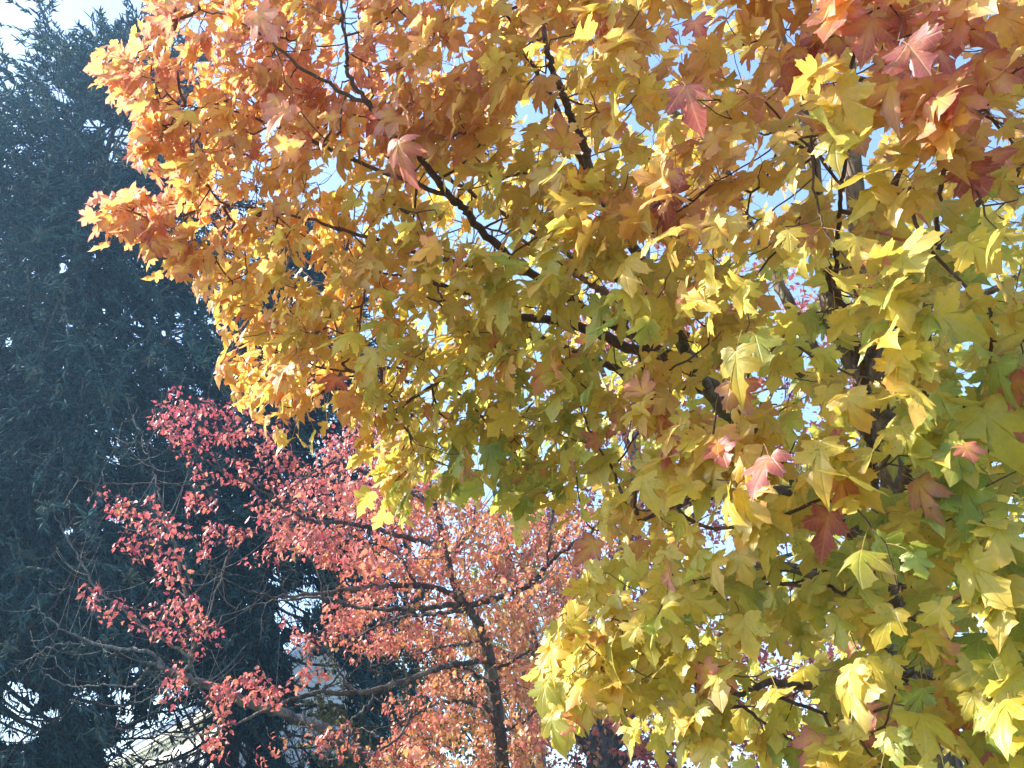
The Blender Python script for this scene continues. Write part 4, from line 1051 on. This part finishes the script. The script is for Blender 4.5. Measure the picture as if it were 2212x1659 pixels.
def house():
    A = at(512, 1492, 28.0)                                   # eave corner nearest the camera
    e = np.array([-0.53, 0.85, 0.0]); e /= np.linalg.norm(e)    # along the eave, away from us
    w_ = np.array([0.85, 0.53, 0.0]); w_ /= np.linalg.norm(w_)  # along the gable wall
    ez = A[2]
    W, Lg, rise = 6.8, 19.0, 2.7
    base = np.array([A[0], A[1], 0.0])
    t = root('white_house', base, 'white clapboard house with pale metal roof, cream cornice and dark shutters behind the spruces', 'house')
    up = np.array([0, 0, 1.0])
    def pt(x, y, z): return base + e * x + w_ * y + up * z     # x along eave, y across, z up
    def box(g, x0, x1, y0, y1, z0, z1):
        v = [pt(x, y, z) for x in (x0, x1) for y in (y0, y1) for z in (z0, z1)]
        g.add(v, [[0, 1, 3, 2], [4, 6, 7, 5], [0, 4, 5, 1], [2, 3, 7, 6], [0, 2, 6, 4], [1, 5, 7, 3]])
    # walls: clapboards as real lapped boards
    g = Geo()
    box(g, 0.05, Lg, 0.05, W - 0.05, 0.0, ez - 0.35)
    bz = np.arange(0.3, ez - 0.4, 0.14)
    for q in bz:
        v = [pt(0.03, 0.02, q), pt(0.055, 0.02, q + 0.14), pt(0.03, W - 0.02, q), pt(0.055, W - 0.02, q + 0.14)]
        g.add([pt(0.02, 0.02, q), pt(0.02, W - 0.02, q), pt(0.045, W - 0.02, q + 0.14), pt(0.045, 0.02, q + 0.14)], [[0, 1, 2, 3]])
        g.add([pt(0.02, 0.02, q), pt(0.02, W - 0.02, q), pt(0.05, W - 0.02, q), pt(0.05, 0.02, q)], [[0, 3, 2, 1]])
        g.add([pt(0.02, 0.02, q), pt(Lg, 0.02, q), pt(Lg, 0.045, q + 0.14), pt(0.02, 0.045, q + 0.14)], [[0, 3, 2, 1]])
        g.add([pt(0.02, 0.02, q), pt(Lg, 0.02, q), pt(Lg, 0.05, q), pt(0.02, 0.05, q)], [[0, 1, 2, 3]])
    wall = g.build('wall', M_wall, t, smooth=False)
    g = Geo()
    z0 = ez - 0.36
    n = 20
    for k in range(n):                                         # gable boards
        a, b_ = k / n, (k + 1) / n
        za, zb = z0 + (rise + 0.3) * a, z0 + (rise + 0.3) * b_
        ha, hb = (W / 2 - 0.02) * (1 - a), (W / 2 - 0.02) * (1 - b_)
        g.add([pt(0.02, W / 2 - ha, za), pt(0.02, W / 2 + ha, za), pt(0.045, W / 2 + hb, zb), pt(0.045, W / 2 - hb, zb)], [[0, 1, 2, 3]])
        g.add([pt(0.02, W / 2 - ha, za), pt(0.02, W / 2 + ha, za), pt(0.06, W / 2 + ha, za), pt(0.06, W / 2 - ha, za)], [[0, 3, 2, 1]])
    g.build('gable', M_wall, t, smooth=False)
    # roof slabs with standing seams
    ov = 0.45
    g = Geo()
    sl = rise / (W / 2)
    for sgn in (-1, 1):
        def rp(x, s, h): return pt(x, W / 2 + sgn * (W / 2 + ov) * s, ez + rise - (W / 2 + ov) * s * sl + h)
        v = [rp(x, s, h) for x in (-0.4, Lg + 0.4) for s in (0, 1) for h in (0.0, 0.10)]
        g.add(v, [[0, 1, 3, 2], [4, 6, 7, 5], [0, 4, 5, 1], [2, 3, 7, 6], [0, 2, 6, 4], [1, 5, 7, 3]])
        for x in np.arange(-0.35, Lg + 0.4, 0.45):
            v = [rp(x + dx, s, h) for dx in (0, 0.03) for s in (0.01, 0.995) for h in (0.103, 0.145)]
            g.add(v, [[0, 1, 3, 2], [4, 6, 7, 5], [0, 4, 5, 1], [2, 3, 7, 6], [0, 2, 6, 4], [1, 5, 7, 3]])
    roof = g.build('roof', M_roof, t, smooth=False)
    # chimney on the ridge
    g = Geo(); box(g, 0.5, 1.25, W / 2 - 0.4, W / 2 + 0.35, ez + rise - 0.5, ez + rise + 1.25); box(g, 0.42, 1.33, W / 2 - 0.48, W / 2 + 0.43, ez + rise + 1.253, ez + rise + 1.42)
    g.build('chimney', M_brick, t, smooth=False)
    # cornice along the eave: stepped mouldings
    g = Geo()
    ed = ez - sl * ov
    for (o0, za, zb) in ((-0.46, ed - 0.10, ed - 0.005), (-0.40, ed - 0.20, ed - 0.103), (-0.30, ed - 0.30, ed - 0.203), (-0.16, ed - 0.42, ed - 0.303), (-0.05, ed - 0.95, ed - 0.423)):
        box(g, -0.38, Lg + 0.3, o0, 0.018, za, zb)
    g.build('cornice', M_cream, t, smooth=False)
    g = Geo()
    for sgn in (-1, 1):                                        # rake boards up the gable
        def rp(x, s, h): return pt(x, W / 2 + sgn * (W / 2 + ov) * s, ez + rise - (W / 2 + ov) * s * sl + h)
        for (x0, x1, h0, h1) in ((-0.38, -0.28, -0.22, -0.004), (-0.277, 0.015, -0.07, -0.004), (-0.12, 0.015, -0.34, -0.073)):
            v = [rp(x, s, h) for x in (x0, x1) for s in (0.0, 0.98) for h in (h0, h1)]
            g.add(v, [[0, 1, 3, 2], [4, 6, 7, 5], [0, 4, 5, 1], [2, 3, 7, 6], [0, 2, 6, 4], [1, 5, 7, 3]])
    box(g, -0.30, 0.015, 0.03, 1.5, ez - 0.55, ez - 0.36)       # eave returns
    box(g, -0.30, 0.015, W - 1.5, W - 0.03, ez - 0.55, ez - 0.36)
    g.build('rake_trim', M_wall, t, smooth=False)
    # half-round louvre in the gable
    cy, cz, rr = W / 2 - 0.1, ez - 0.75, 0.62
    th = np.linspace(0, math.pi, 25)
    g = Geo()
    fr = [pt(-0.02, cy + rr * math.cos(a), cz + rr * 1.1 * math.sin(a)) for a in th]
    g.add(fr + [pt(-0.02, cy, cz)], [[i, i + 1, 25] for i in range(24)])
    for k in range(9):
        zz = 0.05 + k * 0.07
        hw = rr * math.sqrt(max(0, 1 - (zz / (rr * 1.1)) ** 2)) - 0.02
        if hw > 0.05:
            box(g, -0.05, -0.024, cy - hw, cy + hw, cz + zz, cz + zz + 0.035)
    lv = g.build('louvre', M_shut, t, smooth=False)
    g = Geo()
    box(g, -0.09, 0.0, cy - rr - 0.12, cy + rr + 0.12, cz - 0.10, cz - 0.004)
    g.build('sill', M_wall, lv, smooth=False)
    # windows with shutters on the eave wall
    for k in range(6):
        x = 1.5 + k * 2.9
        zt, zb, hw = ed - 1.0, ed - 2.6, 0.46
        g = Geo()
        box(g, x - hw - 0.11, x + hw + 0.11, -0.03, 0.018, zt, zt + 0.14)
        box(g, x - hw - 0.09, x - hw, -0.02, 0.018, zb, zt - 0.003); box(g, x + hw, x + hw + 0.09, -0.02, 0.018, zb, zt - 0.003)
        box(g, x - hw - 0.12, x + hw + 0.12, -0.06, 0.018, zb - 0.1, zb - 0.003)
        for zz in (zb + 0.75,):
            box(g, x - hw + 0.003, x + hw - 0.003, -0.012, 0.018, zz, zz + 0.06)
        box(g, x - 0.015, x + 0.015, -0.008, 0.018, zb + 0.003, zt - 0.003)
        wd = g.build('window', M_wall, t, smooth=False)
        g = Geo(); box(g, x - hw + 0.004, x + hw - 0.004, 0.0, 0.016, zb + 0.004, zt - 0.006); g.build('pane', M_glass, wd, smooth=False)
        for sg in (-1, 1):
            c = x + sg * (hw + 0.09 + 0.24)
            g = Geo()
            box(g, c - 0.22, c - 0.17, -0.06, 0.017, zb, zt); box(g, c + 0.17, c + 0.22, -0.06, 0.017, zb, zt)
            for zz in np.arange(zb + 0.02, zt - 0.03, 0.065):
                box(g, c - 0.168, c + 0.168, -0.05, 0.01, zz, zz + 0.035)
            g.build('shutter', M_shut, t, smooth=False)
house()

# ------------------------------------------------------------------ thin autumn haze in the air
def haze():
    g = Geo()
    x0, x1, y0, y1, z0, z1 = -960, 960, -960, 960, -1.3, 26
    v = [(x, y, z) for x in (x0, x1) for y in (y0, y1) for z in (z0, z1)]
    g.add(v, [[0, 1, 3, 2], [4, 6, 7, 5], [0, 4, 5, 1], [2, 3, 7, 6], [0, 2, 6, 4], [1, 5, 7, 3]])
    m, nt, out = mat_new('haze')
    pv = nd(nt, 'ShaderNodeVolumePrincipled')
    pv.inputs['Color'].default_value = (0.36, 0.66, 1.0, 1)
    pv.inputs['Density'].default_value = 0.0021
    pv.inputs['Anisotropy'].default_value = 0.45
    nt.links.new(pv.outputs[0], out.inputs['Volume'])
    o = g.build('haze', m, smooth=False)
    o['kind'] = 'stuff'
    o['label'], o['category'] = 'thin pale autumn haze in the air among the trees', 'haze'
haze()
